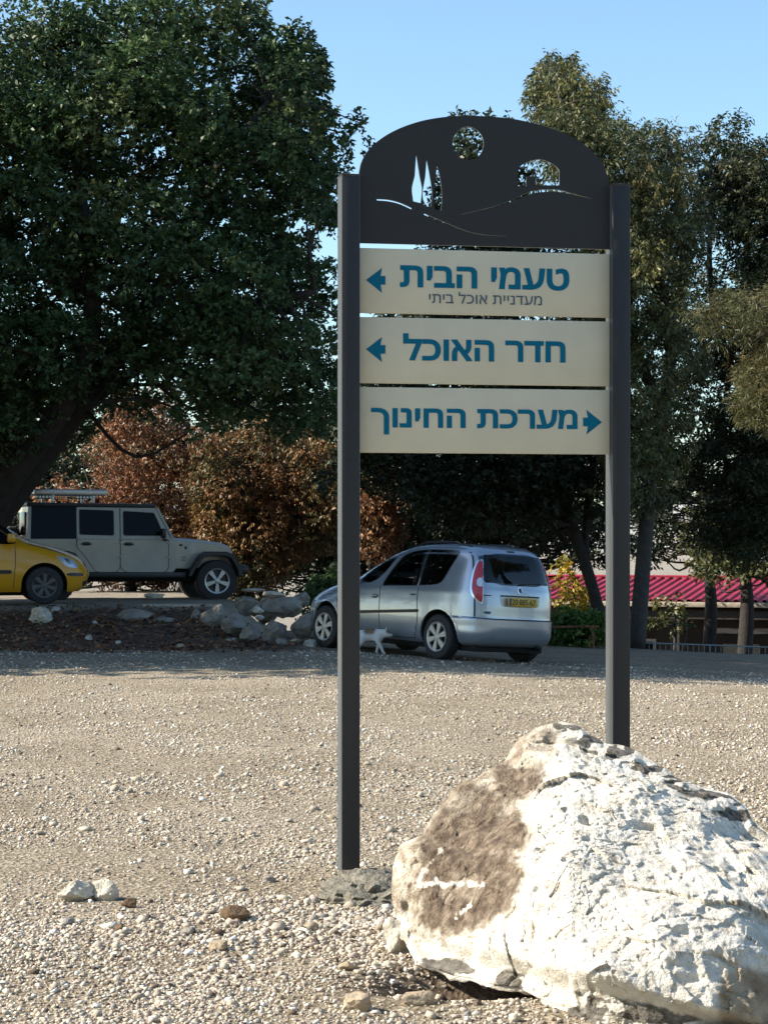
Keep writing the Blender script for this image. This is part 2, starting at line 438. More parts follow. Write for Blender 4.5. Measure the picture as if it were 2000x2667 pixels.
# lettering ----------------------------------------------------------
def text_shape(s, bold=0.0):
    """outline of Hebrew or Latin text as clean triangles (overlapping contours merged, thickened by bold)"""
    c = bpy.data.curves.new('t', 'FONT'); c.body = s; c.size = 1; c.fill_mode = 'NONE'; c.resolution_u = 4
    o = bpy.data.objects.new('t', c); C.objects.link(o); bpy.context.view_layer.update()
    me = bpy.data.meshes.new_from_object(o.evaluated_get(bpy.context.evaluated_depsgraph_get()))
    V = [p.co.to_2d() for p in me.vertices]; E_ = [tuple(e.vertices) for e in me.edges]
    bpy.data.objects.remove(o); bpy.data.curves.remove(c); bpy.data.meshes.remove(me)
    adj = {}
    for a, b in E_: adj.setdefault(a, []).append(b); adj.setdefault(b, []).append(a)
    seen = set(); loops = []
    for st in range(len(V)):
        if st in seen or st not in adj: continue
        l = [st]; seen.add(st); cur = st
        while True:
            n = [k for k in adj[cur] if k not in seen]
            if not n: break
            cur = n[0]; l.append(cur); seen.add(cur)
        if l[1] != st + 1 and l[-1] == st + 1: l = [l[0]] + l[:0:-1]
        loops.append([V[i] for i in l])
    area = lambda L: sum(L[i - 1].x * L[i].y - L[i].x * L[i - 1].y for i in range(len(L))) / 2
    big = max(loops, key=lambda L: abs(area(L)))
    if area(big) < 0: loops = [L[::-1] for L in loops]
    polys = [list(L) for L in loops]
    if bold > 0:
        for L in loops:
            n = len(L)
            for i in range(n):
                a, b = L[i - 1], L[i]; d = (b - a)
                if d.length < 1e-6: continue
                d = d.normalized(); nn = Vector((d.y, -d.x)) * bold
                pd = (a - L[i - 2]).normalized(); nd = (L[(i + 1) % n] - b).normalized()
                ea = bold if pd.dot(d) < .8 and pd.cross(d) > 0 else bold * .1
                eb = bold if nd.dot(d) < .8 and d.cross(nd) > 0 else bold * .1
                a2 = a - d * ea; b2 = b + d * eb
                polys.append([a2 + nn, b2 + nn, b2, a2])
    VV = []; EE = []
    for L in polys:
        k = len(VV); VV += L; EE += [(k + i, k + (i + 1) % len(L)) for i in range(len(L))]
    ov, oe, of, *_ = delaunay_2d_cdt(VV, EE, [], 0, 1e-5)
    ce = np.array([[sum(ov[i].x for i in f) / len(f), sum(ov[i].y for i in f) / len(f)] for f in of])
    wn = np.zeros(len(ce), int)
    for L in polys:
        for i in range(len(L)):
            a, b = L[i - 1], L[i]
            if a.y == b.y: continue
            hit = ((a.y <= ce[:, 1]) != (b.y <= ce[:, 1]))
            x = a.x + (ce[:, 1] - a.y) / (b.y - a.y) * (b.x - a.x)
            wn += np.where(hit & (x > ce[:, 0]), 1 if b.y > a.y else -1, 0)
    return [p.copy() for p in ov], [f for f, k in zip(of, wn) if k != 0]

def place_text(name, s, x0, x1, z0, z1, bold, m, parent, y=-.0015, depth=.0016, Mx=None, split=True):
    """fit text so its bounding box fills x0..x1, z0..z1"""
    ov, of = text_shape(s, bold)
    used = sorted({i for f in of for i in f}); re = {k: i for i, k in enumerate(used)}
    ov = [ov[i] for i in used]; of = [[re[i] for i in f] for f in of]
    ax = np.array([p.x for p in ov]); az = np.array([p.y for p in ov])
    q = [Vector((x0 + (a - ax.min()) / (ax.max() - ax.min()) * (x1 - x0), z0 + (b - az.min()) / (az.max() - az.min()) * (z1 - z0))) for a, b in zip(ax, az)]
    nw = len(s.split(' ')) if split else 1; groups = [of]
    if nw > 1:                                     # one object per word: part the line at its widest gaps
        iv = sorted((min(q[i].x for i in t), max(q[i].x for i in t)) for t in of); hi = iv[0][1]; gaps = []
        for a, b in iv:
            if a > hi: gaps.append((a - hi, (a + hi) / 2))
            hi = max(hi, b)
        cuts = sorted(g[1] for g in sorted(gaps)[-(nw - 1):])
        groups = [[t for t in of if sum(q[t[0]].x > c for c in cuts) == k] for k in range(nw)]
    for g in groups:
        us = sorted({i for t in g for i in t}); r2 = {k: i for i, k in enumerate(us)}
        v, f = prism_from([q[i] for i in us], [[r2[i] for i in t] for t in g], depth)
        v = [(a, b + y, c) for a, b, c in v]
        if Mx is not None: v = [Mx @ Vector(p) for p in v]
        o = mesh_obj(name, v, f, m, parent)
    return o

def arrow(name, tipx, zc, sgn, parent):
    P = [(0, 0), (.081, .062), (.073, .022), (.098, .022), (.098, -.021), (.073, -.022), (.081, -.063)]
    L = [(tipx + sgn * a, zc + b) for a, b in P]
    if sgn < 0: L = L[::-1]
    v, f = extruded([L], .0016)
    mesh_obj(name, [(a, b - .0015, c) for a, b, c in v], f, M['teal'], parent)

for z0, z1, lab in ((2.811, 3.134, 'top cream panel'), (2.461, 2.790, 'middle cream panel'), (2.114, 2.441, 'bottom cream panel')):
    p = MB().box((.0485, .0008, z0), (1.3425, .028, z1), ch=.003).build('direction_panel', M['panel'], sign)
    p['label'] = lab
    if z0 > 2.8:
        place_text('lettering', 'טעמי הבית'[::-1], .256, 1.130, 2.941, 3.054, .030, M['teal'], p)
        place_text('lettering', 'מעדניית אוכל ביתי'[::-1], .404, .987, 2.866, 2.924, .004, M['slate'], p)
        arrow('arrow', .084, 2.974, 1, p)
    elif z0 > 2.4:
        place_text('lettering', 'חדר האוכל'[::-1], .272, 1.110, 2.575, 2.712, .030, M['teal'], p)
        arrow('arrow', .084, 2.629, 1, p)
    else:
        place_text('lettering', 'מערכת החינוך'[::-1], .109, 1.173, 2.205, 2.339, .030, M['teal'], p)
        arrow('arrow', 1.301, 2.277, -1, p)

# crumbly footing round the left post
def lump(name, c, r, m, label, cat, seed=0, amp=.25, sub=4, freq=2.2, flat=None, yaw=0., facets=7, group=None, parent=None, fine=.05, crisp=50):
    """an angular stone: a sphere clipped by random planes, then roughened"""
    g = np.random.default_rng(seed)
    bm = bmesh.new(); bmesh.ops.create_icosphere(bm, subdivisions=sub, radius=1)
    v = np.array([q.co[:] for q in bm.verts]); f = [[q.index for q in p.verts] for p in bm.faces]; bm.free()
    nrm = v / np.linalg.norm(v, axis=1)[:, None]; rr = np.ones(len(v))
    for _ in range(facets):
        d = g.normal(size=3); d /= np.linalg.norm(d); k = nrm @ d; lim = g.uniform(.50, .86)
        rr = np.where(k > 1e-3, np.minimum(rr, lim / np.maximum(k, 1e-3)), rr)
    rr = rr * (1 + amp * .5 * fbm(nrm * freq * .6 + seed, seed, 3) + fine * fbm(nrm * freq * 4 + seed, seed + 3, 3))
    v = nrm * rr[:, None] * np.array(r)
    if flat is not None: v[:, 2] = np.maximum(v[:, 2], -flat * r[2])
    cy, sy = math.cos(yaw), math.sin(yaw)
    v = v @ np.array([[cy, sy, 0], [-sy, cy, 0], [0, 0, 1]])
    o = mesh_obj(name, v, f, m, parent, True, crisp, loc=tuple(float(k) for k in c))
    return tag(o, label, cat, group)
lump('concrete_footing', (-.045, 10.08, -.05), (.29, .45, .14), M['concrete'], 'crumbly grey concrete mound round the foot of the left sign post', 'footing', 3, .4, 5, 3, .4, facets=0, fine=.12)
lump('concrete_footing', (1.42, 10.72, -.03), (.26, .26, .09), M['concrete'], 'grey concrete mound round the foot of the right sign post behind the boulder', 'footing', 4, .5, 4, 3, .3, facets=1, fine=.2)

# ------------------------------------------------------------------ the boulder
def boulder():
    out = [(997, 2395), (1040, 2395), (1020, 2332), (1023, 2254), (1042, 2203), (1100, 2178), (1119, 2140), (1151, 2095), (1196, 2044), (1247, 2018), (1311, 1986),
           (1349, 1929), (1400, 1897), (1464, 1878), (1502, 1887), (1534, 1916), (1573, 1941), (1617, 1951), (1675, 1980), (1758, 2024), (1835, 2056), (1899, 2069),
           (1943, 2101), (1960, 2140), (2001, 2165), (2080, 2200), (2180, 2290), (2235, 2430), (2215, 2560), (2120, 2670), (1960, 2720), (1800, 2738), (1660, 2712),
           (1515, 2657), (1470, 2618), (1349, 2574), (1227, 2548), (1151, 2529), (1085, 2505), (1062, 2455), (1040, 2432)][1:]
    ctr = np.array([1520., 2270.])
    o = np.array(out, float); d = o - ctr; ang = np.arctan2(d[:, 1], d[:, 0]); rad = np.hypot(d[:, 0], d[:, 1])
    k = np.argsort(ang); ang = ang[k]; rad = rad[k]
    NA, NU = 860, 280
    A = np.linspace(-math.pi, math.pi, NA, endpoint=False)
    Rb = np.interp(A, np.concatenate([[ang[-1] - 2 * math.pi], ang, [ang[0] + 2 * math.pi]]), np.concatenate([[rad[-1]], rad, [rad[0]]]))
    u = np.linspace(0, 1, NU) ** .9
    def sheet_y(px, py):
        return 8.95 - 1.5 * (py - 1880) / 777 + .00150 * np.maximum(0, 1490 - px) * np.clip((py - 1880) / 570, 0, 1)
    def to3(px, py, y): return np.stack([(px - 1000) / FPX * y, y, CAMZ + (HZ - py) / FPX * y], -1)
    UU, AA = np.meshgrid(u, A, indexing='ij'); RR = np.interp(AA, A, Rb, period=2 * math.pi)
    px = ctr[0] + UU * RR * np.cos(AA); py = ctr[1] + UU * RR * np.sin(AA)
    ca, sa = np.cos(AA), np.sin(AA)
    pw = 2.6 + 1.2 * np.maximum(0, ca) + 1.0 * np.maximum(0, sa) - 1.0 * np.maximum(0, -ca)
    t = .40 * (1 - UU ** pw) ** .8
    # broad planes of the near side
    crx = np.interp(py, [1880, 1950, 2020, 2150, 2290, 2370, 2420, 2480], [1480, 1465, 1420, 1392, 1366, 1330, 1280, 1240])
    left = smooth(crx - px, -8, 26)
    t = t - .055 * left * smooth(1 - UU, .0, .2)
    # the dark upper right flank falls away
    q = (px - 1560) * .45 - (py - 2040)
    t = t - .0009 * np.maximum(0, q) * smooth(1 - UU, 0, .15)
    # undercut ledge along the bottom
    bt = smooth(py - (2470 + (px - 1300) * .27), 0, 55) * (px > 1060)
    t = t - .10 * bt * smooth(1 - UU, 0, .1)
    Yb = sheet_y(px, py); front = to3(px, py, Yb - t)
    tb = .62 * (1 - UU ** 2.4) ** .7
    back = to3(px, py, Yb + tb)
    # chipped facets: every cell of a random cell pattern is a small tilted plane
    def chips(p, cell, tilt, step, seed):
        g = np.random.default_rng(seed); lo, hi = p.min(0) - cell, p.max(0) + cell
        # seeds lie on the surface itself
        k = int(2.2 * 1.1 / cell ** 2); idx = g.choice(len(p), min(k, len(p)), replace=False); c = p[idx].astype(np.float32)
        gr = g.normal(size=(len(c), 3)) * tilt; of = g.normal(size=len(c)) * step; out = np.zeros(len(p)); c2 = (c * c).sum(1)
        q = (p + cell * .28 * np.stack([fbm(p / cell * .9, seed + 1, 3), fbm(p / cell * .9 + 7, seed + 2, 3), fbm(p / cell * .9 + 13, seed + 3, 3)], 1)).astype(np.float32)
        for i in range(0, len(p), 8000):
            d = c2[None] - 2 * q[i:i + 8000] @ c.T; m = d.argmin(1)
            out[i:i + 8000] = ((p[i:i + 8000] - c[m]) * gr[m]).sum(1) + of[m]
        return out
    def rough(p, k):
        n1 = fbm(p * 2.0, 41, 3); n4 = fbm(p * 30, 53, 3); n3 = 1 - np.abs(fbm(p @ np.array([[4.2, .8, 2.1], [1.0, 3.2, .4], [-1.9, .5, 2.6]]), 79, 4))
        n2 = fbm(p * 9, 43, 4, .6)
        return k * (.050 * n1 + chips(p, .26, .040, .0012, 5) + chips(p, .085, .042, .0007, 6) + chips(p, .030, .085, .0005, 7) + .0055 * n2 + .007 * (n3 - .75) + .0030 * n4 - .030 * np.maximum(0, fbm(p * 13, 91, 2) - .55))
    fr = front.reshape(-1, 3); bk = back.reshape(-1, 3)
    lw = left.ravel()
    kf = (1 - .35 * lw) * (.35 + .65 * smooth(1 - UU.ravel(), 0, .06))
    dirf = np.array([-.25, -.80, .55]); dirf /= np.linalg.norm(dirf)
    rf_ = rough(fr, 1.)
    rim = (UU.ravel() > .999); rimd = np.array([0, 0, 1.])
    rimv = fr[rim] + .55 * rf_[rim][:, None] * rimd
    fr = fr + (rf_ * kf)[:, None] * dirf * 1.35; fr[rim] = rimv
    bk = bk + (.04 * fbm(bk * 2.4, 42, 4) + .02 * fbm(bk * 8, 44, 3))[:, None] * np.array([0, .8, .5]); bk[rim] = fr[rim]
    n = NU * NA; v = np.concatenate([fr, bk])
    g = np.arange(n).reshape(NU, NA)
    a = g[:-1]; b = g[1:]; a2 = np.roll(a, -1, 1); b2 = np.roll(b, -1, 1)
    f1 = np.stack([a, a2, b2, b], -1).reshape(-1, 4); f2 = np.stack([a, b, b2, a2], -1).reshape(-1, 4) + n
    nzs = fbm(np.stack([px.ravel() / 70, py.ravel() / 70, 0 * px.ravel()], 1), 61, 5, .6).reshape(px.shape)
    lowb = 2440 - .10 * (px - 1100) + 40 * nzs
    stain = smooth(crx - px + 22 * nzs, -6, 40) * smooth(lowb - py, -10, 70) * smooth(py + 60 * nzs, 1930, 2010)
    stain = stain * np.maximum(smooth(px + 20 * nzs, 1070, 1125), 1 - smooth(py, 2140, 2215))
    stain = stain * np.clip(.78 + .45 * nzs + .35 * smooth(px, 1100, 1300) * smooth(py, 2100, 2250), 0, 1)
    def dist(line):
        L = np.array(line, float); best = np.full(px.shape, 1e9)
        for (x1, y1), (x2, y2) in zip(L[:-1], L[1:]):
            dx, dy = x2 - x1, y2 - y1; s = np.clip(((px - x1) * dx + (py - y1) * dy) / (dx * dx + dy * dy), 0, 1)
            best = np.minimum(best, np.hypot(px - x1 - s * dx, py - y1 - s * dy))
        return best
    face = smooth(crx - px + 30 * nzs, -30, 60) * smooth(2430 - py + 50 * nzs, -30, 60)
    wob = 9 * fbm(np.stack([px.ravel() / 14, py.ravel() / 14, 0 * px.ravel()], 1), 67, 3).reshape(px.shape)
    chip = np.minimum(dist([(1145, 2215), (1128, 2235), (1105, 2262), (1078, 2300)]), dist([(1092, 2302), (1150, 2292), (1215, 2287), (1252, 2304), (1235, 2330), (1185, 2385)])) + wob
    chip = (1 - smooth(chip, .5, 6)) * .85
    lich_ledge = smooth(q, 5, 120) * smooth(fbm(np.stack([px.ravel() / 60, py.ravel() / 22, 0 * px.ravel()], 1), 71, 4).reshape(px.shape), -.15, .35) * (py < 2260) * (px > 1440)
    lich_ledge = np.maximum(lich_ledge, .95 * smooth(py - (2490 + (px - 1300) * .25), 0, 60) * (px > 1080) * smooth(fbm(np.stack([px.ravel() / 70, py.ravel() / 40, 0 * px.ravel()], 1), 73, 4).reshape(px.shape), -.3, .4))  # grey tone also spread along the undercut bottom ledge
    tan = smooth(px - 1830, 0, 90) * smooth(py - 2480, 0, 90)
    m = bpy.data.materials.new('white limestone boulder'); m.use_nodes = True; T = m.node_tree; B = T.nodes['Principled BSDF']
    B.inputs['Roughness'].default_value = .95; B.inputs['Specular IOR Level'].default_value = .15
    tc = T.nodes.new('ShaderNodeTexCoord')
    def noise(sc, det=8, ro=.6):
        k = T.nodes.new('ShaderNodeTexNoise'); k.inputs['Scale'].default_value = sc; k.inputs['Detail'].default_value = det; k.inputs['Roughness'].default_value = ro
        T.links.new(tc.outputs['Object'], k.inputs['Vector']); return k.outputs['Fac']
    def ramp(src, st):
        r = T.nodes.new('ShaderNodeValToRGB'); e = r.color_ramp.elements
        while len(e) < len(st): e.new(.5)
        for el, (p, c) in zip(e, st): el.position = p; el.color = (*c, 1)
        T.links.new(src, r.inputs[0]); return r.outputs[0]
    def attr(nm):
        k = T.nodes.new('ShaderNodeAttribute'); k.attribute_name = nm; return k.outputs['Fac']
    def mixc(fac, c1, c2):
        k = T.nodes.new('ShaderNodeMix'); k.data_type = 'RGBA'; T.links.new(fac, k.inputs[0]); T.links.new(c1, k.inputs[6]); T.links.new(c2, k.inputs[7]); return k.outputs[2]
    def gate(at_, nz, lo, hi):
        """attribute broken up by noise"""
        a = T.nodes.new('ShaderNodeMath'); a.operation = 'MULTIPLY_ADD'; T.links.new(nz, a.inputs[0]); a.inputs[1].default_value = .8; T.links.new(at_, a.inputs[2])
        r = T.nodes.new('ShaderNodeMapRange'); r.interpolation_type = 'SMOOTHSTEP'; r.inputs[1].default_value = lo; r.inputs[2].default_value = hi; T.links.new(a.outputs[0], r.inputs[0]); return r.outputs[0]
    white = ramp(noise(11, 10, .68), [(.30, (.42, .37, .30)), (.41, (.68, .62, .52)), (.55, (.85, .80, .70))])
    brown = ramp(noise(16, 10, .7), [(.33, (.062, .045, .033)), (.47, (.135, .10, .074)), (.58, (.25, .195, .14)), (.7, (.42, .36, .28))])
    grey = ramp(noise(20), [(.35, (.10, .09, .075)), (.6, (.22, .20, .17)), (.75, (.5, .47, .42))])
    tanc = ramp(noise(9), [(.35, (.30, .22, .14)), (.65, (.55, .46, .34))])
    c = mixc(gate(attr('tan'), noise(6), .7, 1.1), white, tanc)
    fc = ramp(noise(13, 10, .7), [(.34, (.20, .155, .11)), (.47, (.40, .33, .25)), (.60, (.66, .59, .48)), (.7, (.78, .73, .64))])
    c = mixc(gate(attr('face'), noise(26, 12, .75), .45, 1.25), c, fc)
    c = mixc(gate(attr('stain'), noise(22, 12, .75), .50, 1.35), c, brown)
    c = mixc(gate(attr('lichen_and_ledge'), noise(24, 10, .7), .75, 1.1), c, grey)
    c = mixc(attr('chip'), c, white)
    T.links.new(c, B.inputs['Base Color'])
    ad = T.nodes.new('ShaderNodeMath'); ad.operation = 'ADD'; T.links.new(noise(38, 10, .7), ad.inputs[0]); T.links.new(noise(120, 4), ad.inputs[1])
    bp = T.nodes.new('ShaderNodeBump'); bp.inputs['Strength'].default_value = .9; bp.inputs['Distance'].default_value = .016
    T.links.new(ad.outputs[0], bp.inputs['Height']); T.links.new(bp.outputs[0], B.inputs['Normal'])
    base = np.array([.75, 8.2, 0.]); o = np_mesh('boulder', v - base, np.concatenate([f1, f2]), m, smooth_=True); o.location = base
    for nm, val in (('stain', stain), ('face', face), ('chip', chip), ('lichen_and_ledge', lich_ledge), ('tan', tan)):
        a = o.data.attributes.new(nm, 'FLOAT', 'POINT'); a.data.foreach_set('value', np.concatenate([val.ravel(), 0 * val.ravel()]).astype(np.float32))
    return tag(o, 'huge white limestone boulder with a brown stained left face in front of the sign', 'boulder')
BOULDER = boulder()

# ------------------------------------------------------------------ loose stones in the foreground
def on_ground(px, py):
    """ground point seen at a photo pixel"""
    lo, hi = 5., 200.
    d = np.array([(px - 1000) / FPX, 1, (HZ - py) / FPX])
    ts = np.linspace(lo, 60, 4000); p = np.array([0, 0, CAMZ]) + ts[:, None] * d
    below = p[:, 2] < ground_h(p[:, 0], p[:, 1]); i = int(np.argmax(below)) if below.any() else len(ts) - 1
    return p[i]
def fstone(px, py, w_, h_, dpt, m, label, seed, lift=.35, **kw):
    p = on_ground(px, py)
    s = p[1] / FPX
    return lump('stone', (p[0], p[1] + dpt * .5, p[2] + h_ * s * lift), (w_ * s * .55, dpt * .6, h_ * s * .62), m, label, 'stone', seed, group='stones lying on the gravel', sub=4, **kw)
fstone(196, 2352, 100, 58, .10, M['stone_pale'], 'pale pitted stone, larger half of the pair at the left edge of the gravel', 21, facets=14, fine=.09, crisp=24)
fstone(268, 2348, 74, 60, .09, M['stone_pale'], 'pale broken stone touching the right side of the larger pale stone', 22, facets=14, fine=.09, crisp=24)
fstone(338, 2366, 44, 24, .05, M['stone_brown'], 'small brown stone lying just right of the pale pair of stones', 23)
fstone(610, 2402, 78, 44, .09, M['stone_brown'], 'dark brown angular stone alone on the gravel left of the concrete footing', 24)
fstone(492, 2436, 36, 20, .05, M['stone_dark'], 'small near-black stone on the gravel below the dark brown one', 25)
fstone(572, 2478, 56, 28, .06, M['stone_tan'], 'flat tan stone lying in the middle of the foreground gravel', 26)
fstone(932, 2640, 100, 56, .10, M['stone_tan'], 'tan block of stone at the bottom edge of the photo left of the boulder hollow', 27)
fstone(1082, 2622, 96, 44, .09, M['stone_tan'], 'yellowish stone on the lip of the dark hollow under the boulder', 28)
fstone(1030, 2490, 76, 96, .10, M['stone_pale'], 'white upright stone chip leaning on the left end of the boulder', 29, lift=.5, flat=.95)
fstone(700, 2300, 34, 20, .05, M['stone_dark'], 'small grey stone on the gravel just left of the concrete footing', 30)
fstone(905, 2530, 46, 26, .06, M['stone_tan'], 'little tan stone between the footing and the bottom tan block', 31)
fstone(310, 2425, 30, 18, .04, M['stone_brown'], 'tiny brown stone under the pale pair of stones', 32)

# ------------------------------------------------------------------ gravel
def gravel():
    g = np.random.default_rng(2); P = []
    for y0, y1, dens in ((7.0, 8.5, 5200), (8.5, 10, 4400), (10, 12, 3200), (12, 15, 1600), (15, 19, 850), (19, 25, 420), (25, 30, 200)):
        wd = lambda y: 1000 / FPX * y + .25
        n = int(dens * (wd((y0 + y1) / 2) * 2) * (y1 - y0))
        y = g.uniform(y0, y1, n); x = g.uniform(-1, 1, n) * (1000 / FPX * y + .25); P.append(np.stack([x, y], 1))
    P = np.concatenate(P); x, y = P[:, 0], P[:, 1]; n = len(P)
    nz = fbm(np.stack([x * 1.3, y * .9, 0 * x], 1), 5, 3)
    lane = fbm(np.stack([x * .16, y * .75, 0 * x], 1), 15, 3)
    keep = g.random(n) < np.clip(.68 + .75 * nz + .55 * np.minimum(0, lane) * (y > 10), .04, 1)
    keep &= ~((((x - .36) / .34) ** 2 + ((y - 8.1) / .2) ** 2) < 1) | (g.random(n) < .15)
    x, y, nz = x[keep], y[keep], nz[keep]; n = len(x)
    near = np.exp(-(((x + .35) / .9) ** 2 + ((y - 8.9) / .8) ** 2))
    r = np.exp(g.normal(math.log(.0050), .46, n)) * (1 + .40 * near) * (1 + .02 * np.maximum(0, y - 11))
    big = g.random(n) < .014; r[big] *= g.uniform(1.5, 2.6, big.sum()); r = np.minimum(r, np.where(y > 16, .020, .036))
    t = (1 + 5 ** .5) / 2
    ico = np.array([(-1, t, 0), (1, t, 0), (-1, -t, 0), (1, -t, 0), (0, -1, t), (0, 1, t), (0, -1, -t), (0, 1, -t), (t, 0, -1), (t, 0, 1), (-t, 0, -1), (-t, 0, 1)]) / math.hypot(1, t)
    fc = np.array([(0, 11, 5), (0, 5, 1), (0, 1, 7), (0, 7, 10), (0, 10, 11), (1, 5, 9), (5, 11, 4), (11, 10, 2), (10, 7, 6), (7, 1, 8), (3, 9, 4), (3, 4, 2), (3, 2, 6), (3, 6, 8), (3, 8, 9), (4, 9, 5), (2, 4, 11), (6, 2, 10), (8, 6, 7), (9, 8, 1)])
    v = ico[None] * (1 + g.uniform(-.46, .40, (n, 12, 1)))
    q = g.normal(size=(n, 4)); q /= np.linalg.norm(q, axis=1)[:, None]; a, b, c, d = q.T
    Rm = np.stack([np.stack([1 - 2 * (c * c + d * d), 2 * (b * c - a * d), 2 * (b * d + a * c)], -1), np.stack([2 * (b * c + a * d), 1 - 2 * (b * b + d * d), 2 * (c * d - a * b)], -1),
                   np.stack([2 * (b * d - a * c), 2 * (c * d + a * b), 1 - 2 * (b * b + c * c)], -1)], 1)
    sc = np.stack([g.uniform(.8, 1.35, n), g.uniform(.75, 1.2, n), g.uniform(.5, .9, n)], 1)
    v = np.einsum('nij,nkj->nki', Rm, v); v = v * sc[:, None] * r[:, None, None]
    v[..., 0] += x[:, None]; v[..., 1] += y[:, None]; v[..., 2] += (ground_h(x, y) + r * .28)[:, None]
    f = fc[None] + (np.arange(n) * 12)[:, None, None]
    pal = np.array([(.58, .50, .38), (.49, .41, .31), (.42, .36, .28), (.64, .58, .48), (.34, .27, .19), (.49, .39, .32), (.28, .26, .23), (.15, .11, .08), (.70, .65, .57)])
    ci = g.choice(len(pal), n, p=[.18, .18, .15, .12, .11, .10, .07, .05, .04]); col = pal[ci] * g.uniform(.82, 1.16, (n, 1)); col = col * .92 + .08 * col.mean(1, keepdims=True)
    o = np_mesh('gravel', v.reshape(-1, 3), f.reshape(-1, 3), M['pebble'], col=np.repeat(np.clip(col, 0, .66), 20, 0))
    tag(o, 'loose beige limestone gravel covering the car park', 'gravel', kind='stuff')
gravel()
# ------------------------------------------------------------------ vehicles
def pchip(x, y, xq):
    x = np.array(x, float); y = np.array(y, float); h = np.diff(x); d = np.diff(y) / h; m = np.zeros(len(x))
    for i in range(1, len(x) - 1):
        if d[i - 1] * d[i] > 0:
            w1 = 2 * h[i] + h[i - 1]; w2 = h[i] + 2 * h[i - 1]; m[i] = (w1 + w2) / (w1 / d[i - 1] + w2 / d[i])
    m[0] = d[0]; m[-1] = d[-1]
    k = np.clip(np.searchsorted(x, xq) - 1, 0, len(x) - 2); t = (xq - x[k]) / h[k]
    return ((1 + 2 * t) * (1 - t) ** 2 * y[k] + t * (1 - t) ** 2 * h[k] * m[k] + t * t * (3 - 2 * t) * y[k + 1] + t * t * (t - 1) * h[k] * m[k + 1])

def sliced_body(rows, n=160):
    """rows (z, x rear, x front, half width, corner rear, corner front) -> closed skin"""
    r = np.array(rows, float); z = r[:, 0]
    zq = np.unique(np.concatenate([np.linspace(a, b, max(3, int((b - a) / .016) + 1)) for a, b in zip(z[:-1], z[1:])]))
    ch = [pchip(z, r[:, k], zq) for k in range(1, 6)]
    v = []; ph = np.linspace(0, 2 * math.pi, n, endpoint=False); c, s = np.cos(ph), np.sin(ph)
    for zz, xr, xf, w_, nr, nf in zip(zq, *ch):
        e = np.where(c > 0, nf, nr); q = (np.abs(c) ** e + np.abs(s) ** e) ** (-1 / e)
        v.append(np.stack([(xr + xf) / 2 + (xf - xr) / 2 * q * c, w_ * q * s, np.full(n, zz)], 1))
    m = len(zq); v = np.concatenate(v); g = np.arange(m * n).reshape(m, n)
    f = np.stack([g[:-1], np.roll(g[:-1], -1, 1), np.roll(g[1:], -1, 1), g[1:]], -1).reshape(-1, 4).tolist()
    f.append(list(range(n - 1, -1, -1))); f.append(list(range((m - 1) * n, m * n)))
    return v, f

def cut(o, cutters):
    """boolean difference, applied"""
    tmp = []
    for v, f, m in cutters:
        c = mesh_obj('cutter', v, outward(v, f), m, o.parent); tmp.append(c)
        md = o.modifiers.new('cut', 'BOOLEAN'); md.operation = 'DIFFERENCE'; md.solver = 'EXACT'; md.object = c; md.material_mode = 'TRANSFER'
    bpy.context.view_layer.update()
    dg = bpy.context.evaluated_depsgraph_get(); me = bpy.data.meshes.new_from_object(o.evaluated_get(dg), preserve_all_data_layers=True, depsgraph=dg)
    o.modifiers.clear(); o.data = me
    for c in tmp: bpy.data.objects.remove(c)
    return o

class Skin:
    def __init__(s, v, f):
        s.bvh = BVHTree.FromPolygons([Vector(p) for p in v], f)
    def patch(s, name, poly, dirv, m, parent, off=.004, rnd=2, skirt=.015, grid=.05, smooth_=True):
        """lay a flat outline onto the skin. dirv: unit direction pointing out of the car; outline is in (h, z), h = z-axis x dirv"""
        d = Vector(dirv).normalized(); h = Vector((0, 0, 1)).cross(d).normalized()
        p = chaikin(poly, rnd) if rnd else np.array(poly, float)
        out = []
        for a, b in zip(p, np.roll(p, -1, 0)):
            k = max(1, int(np.hypot(*(b - a)) / grid))
            out += [a + (b - a) * i / k for i in range(k)]
        out = np.array(out); lo, hi = out.min(0), out.max(0)
        gx, gz = np.meshgrid(np.arange(lo[0], hi[0], grid), np.arange(lo[1], hi[1], grid))
        inn = inside(out, gx.ravel(), gz.ravel()); extra = np.stack([gx.ravel()[inn], gz.ravel()[inn]], 1)
        V = [Vector(q) for q in out] + [Vector(q) for q in extra]; n = len(out)
        ov, oe, of, *_ = delaunay_2d_cdt(V, [(i, (i + 1) % n) for i in range(n)], [], 1, 1e-6)
        pts = []; ok = []
        for q in ov:
            o = h * q.x + Vector((0, 0, 1)) * q.y + d * 6
            loc, nr, _, _ = s.bvh.ray_cast(o, -d)
            if loc is None: pts.append(Vector((0, 0, 0))); ok.append(False); continue
            if nr.dot(d) < 0: nr = -nr
            pts.append(loc + nr * off); ok.append(True)
        fs = [list(f) for f in of if all(ok[i] for i in f)]
        cnt = set()
        for f in fs:
            nn = (pts[f[1]] - pts[f[0]]).cross(pts[f[2]] - pts[f[0]])
            if nn.dot(d) < 0: f.reverse()
        for f in fs:
            for i in range(len(f)): cnt.add((f[i - 1], f[i]))
        nv = len(pts); low = {}; add = []
        for a, b in list(cnt):
            if (b, a) not in cnt:
                for k in (a, b):
                    if k not in low: low[k] = len(pts); pts.append(pts[k] - d * skirt)
                add.append([b, a, low[a], low[b]])
        used = sorted({i for f in fs + add for i in f}); re = {k: i for i, k in enumerate(used)}
        return mesh_obj(name, [pts[i] for i in used], [[re[i] for i in f] for f in fs + add], m, parent, smooth_, 40)

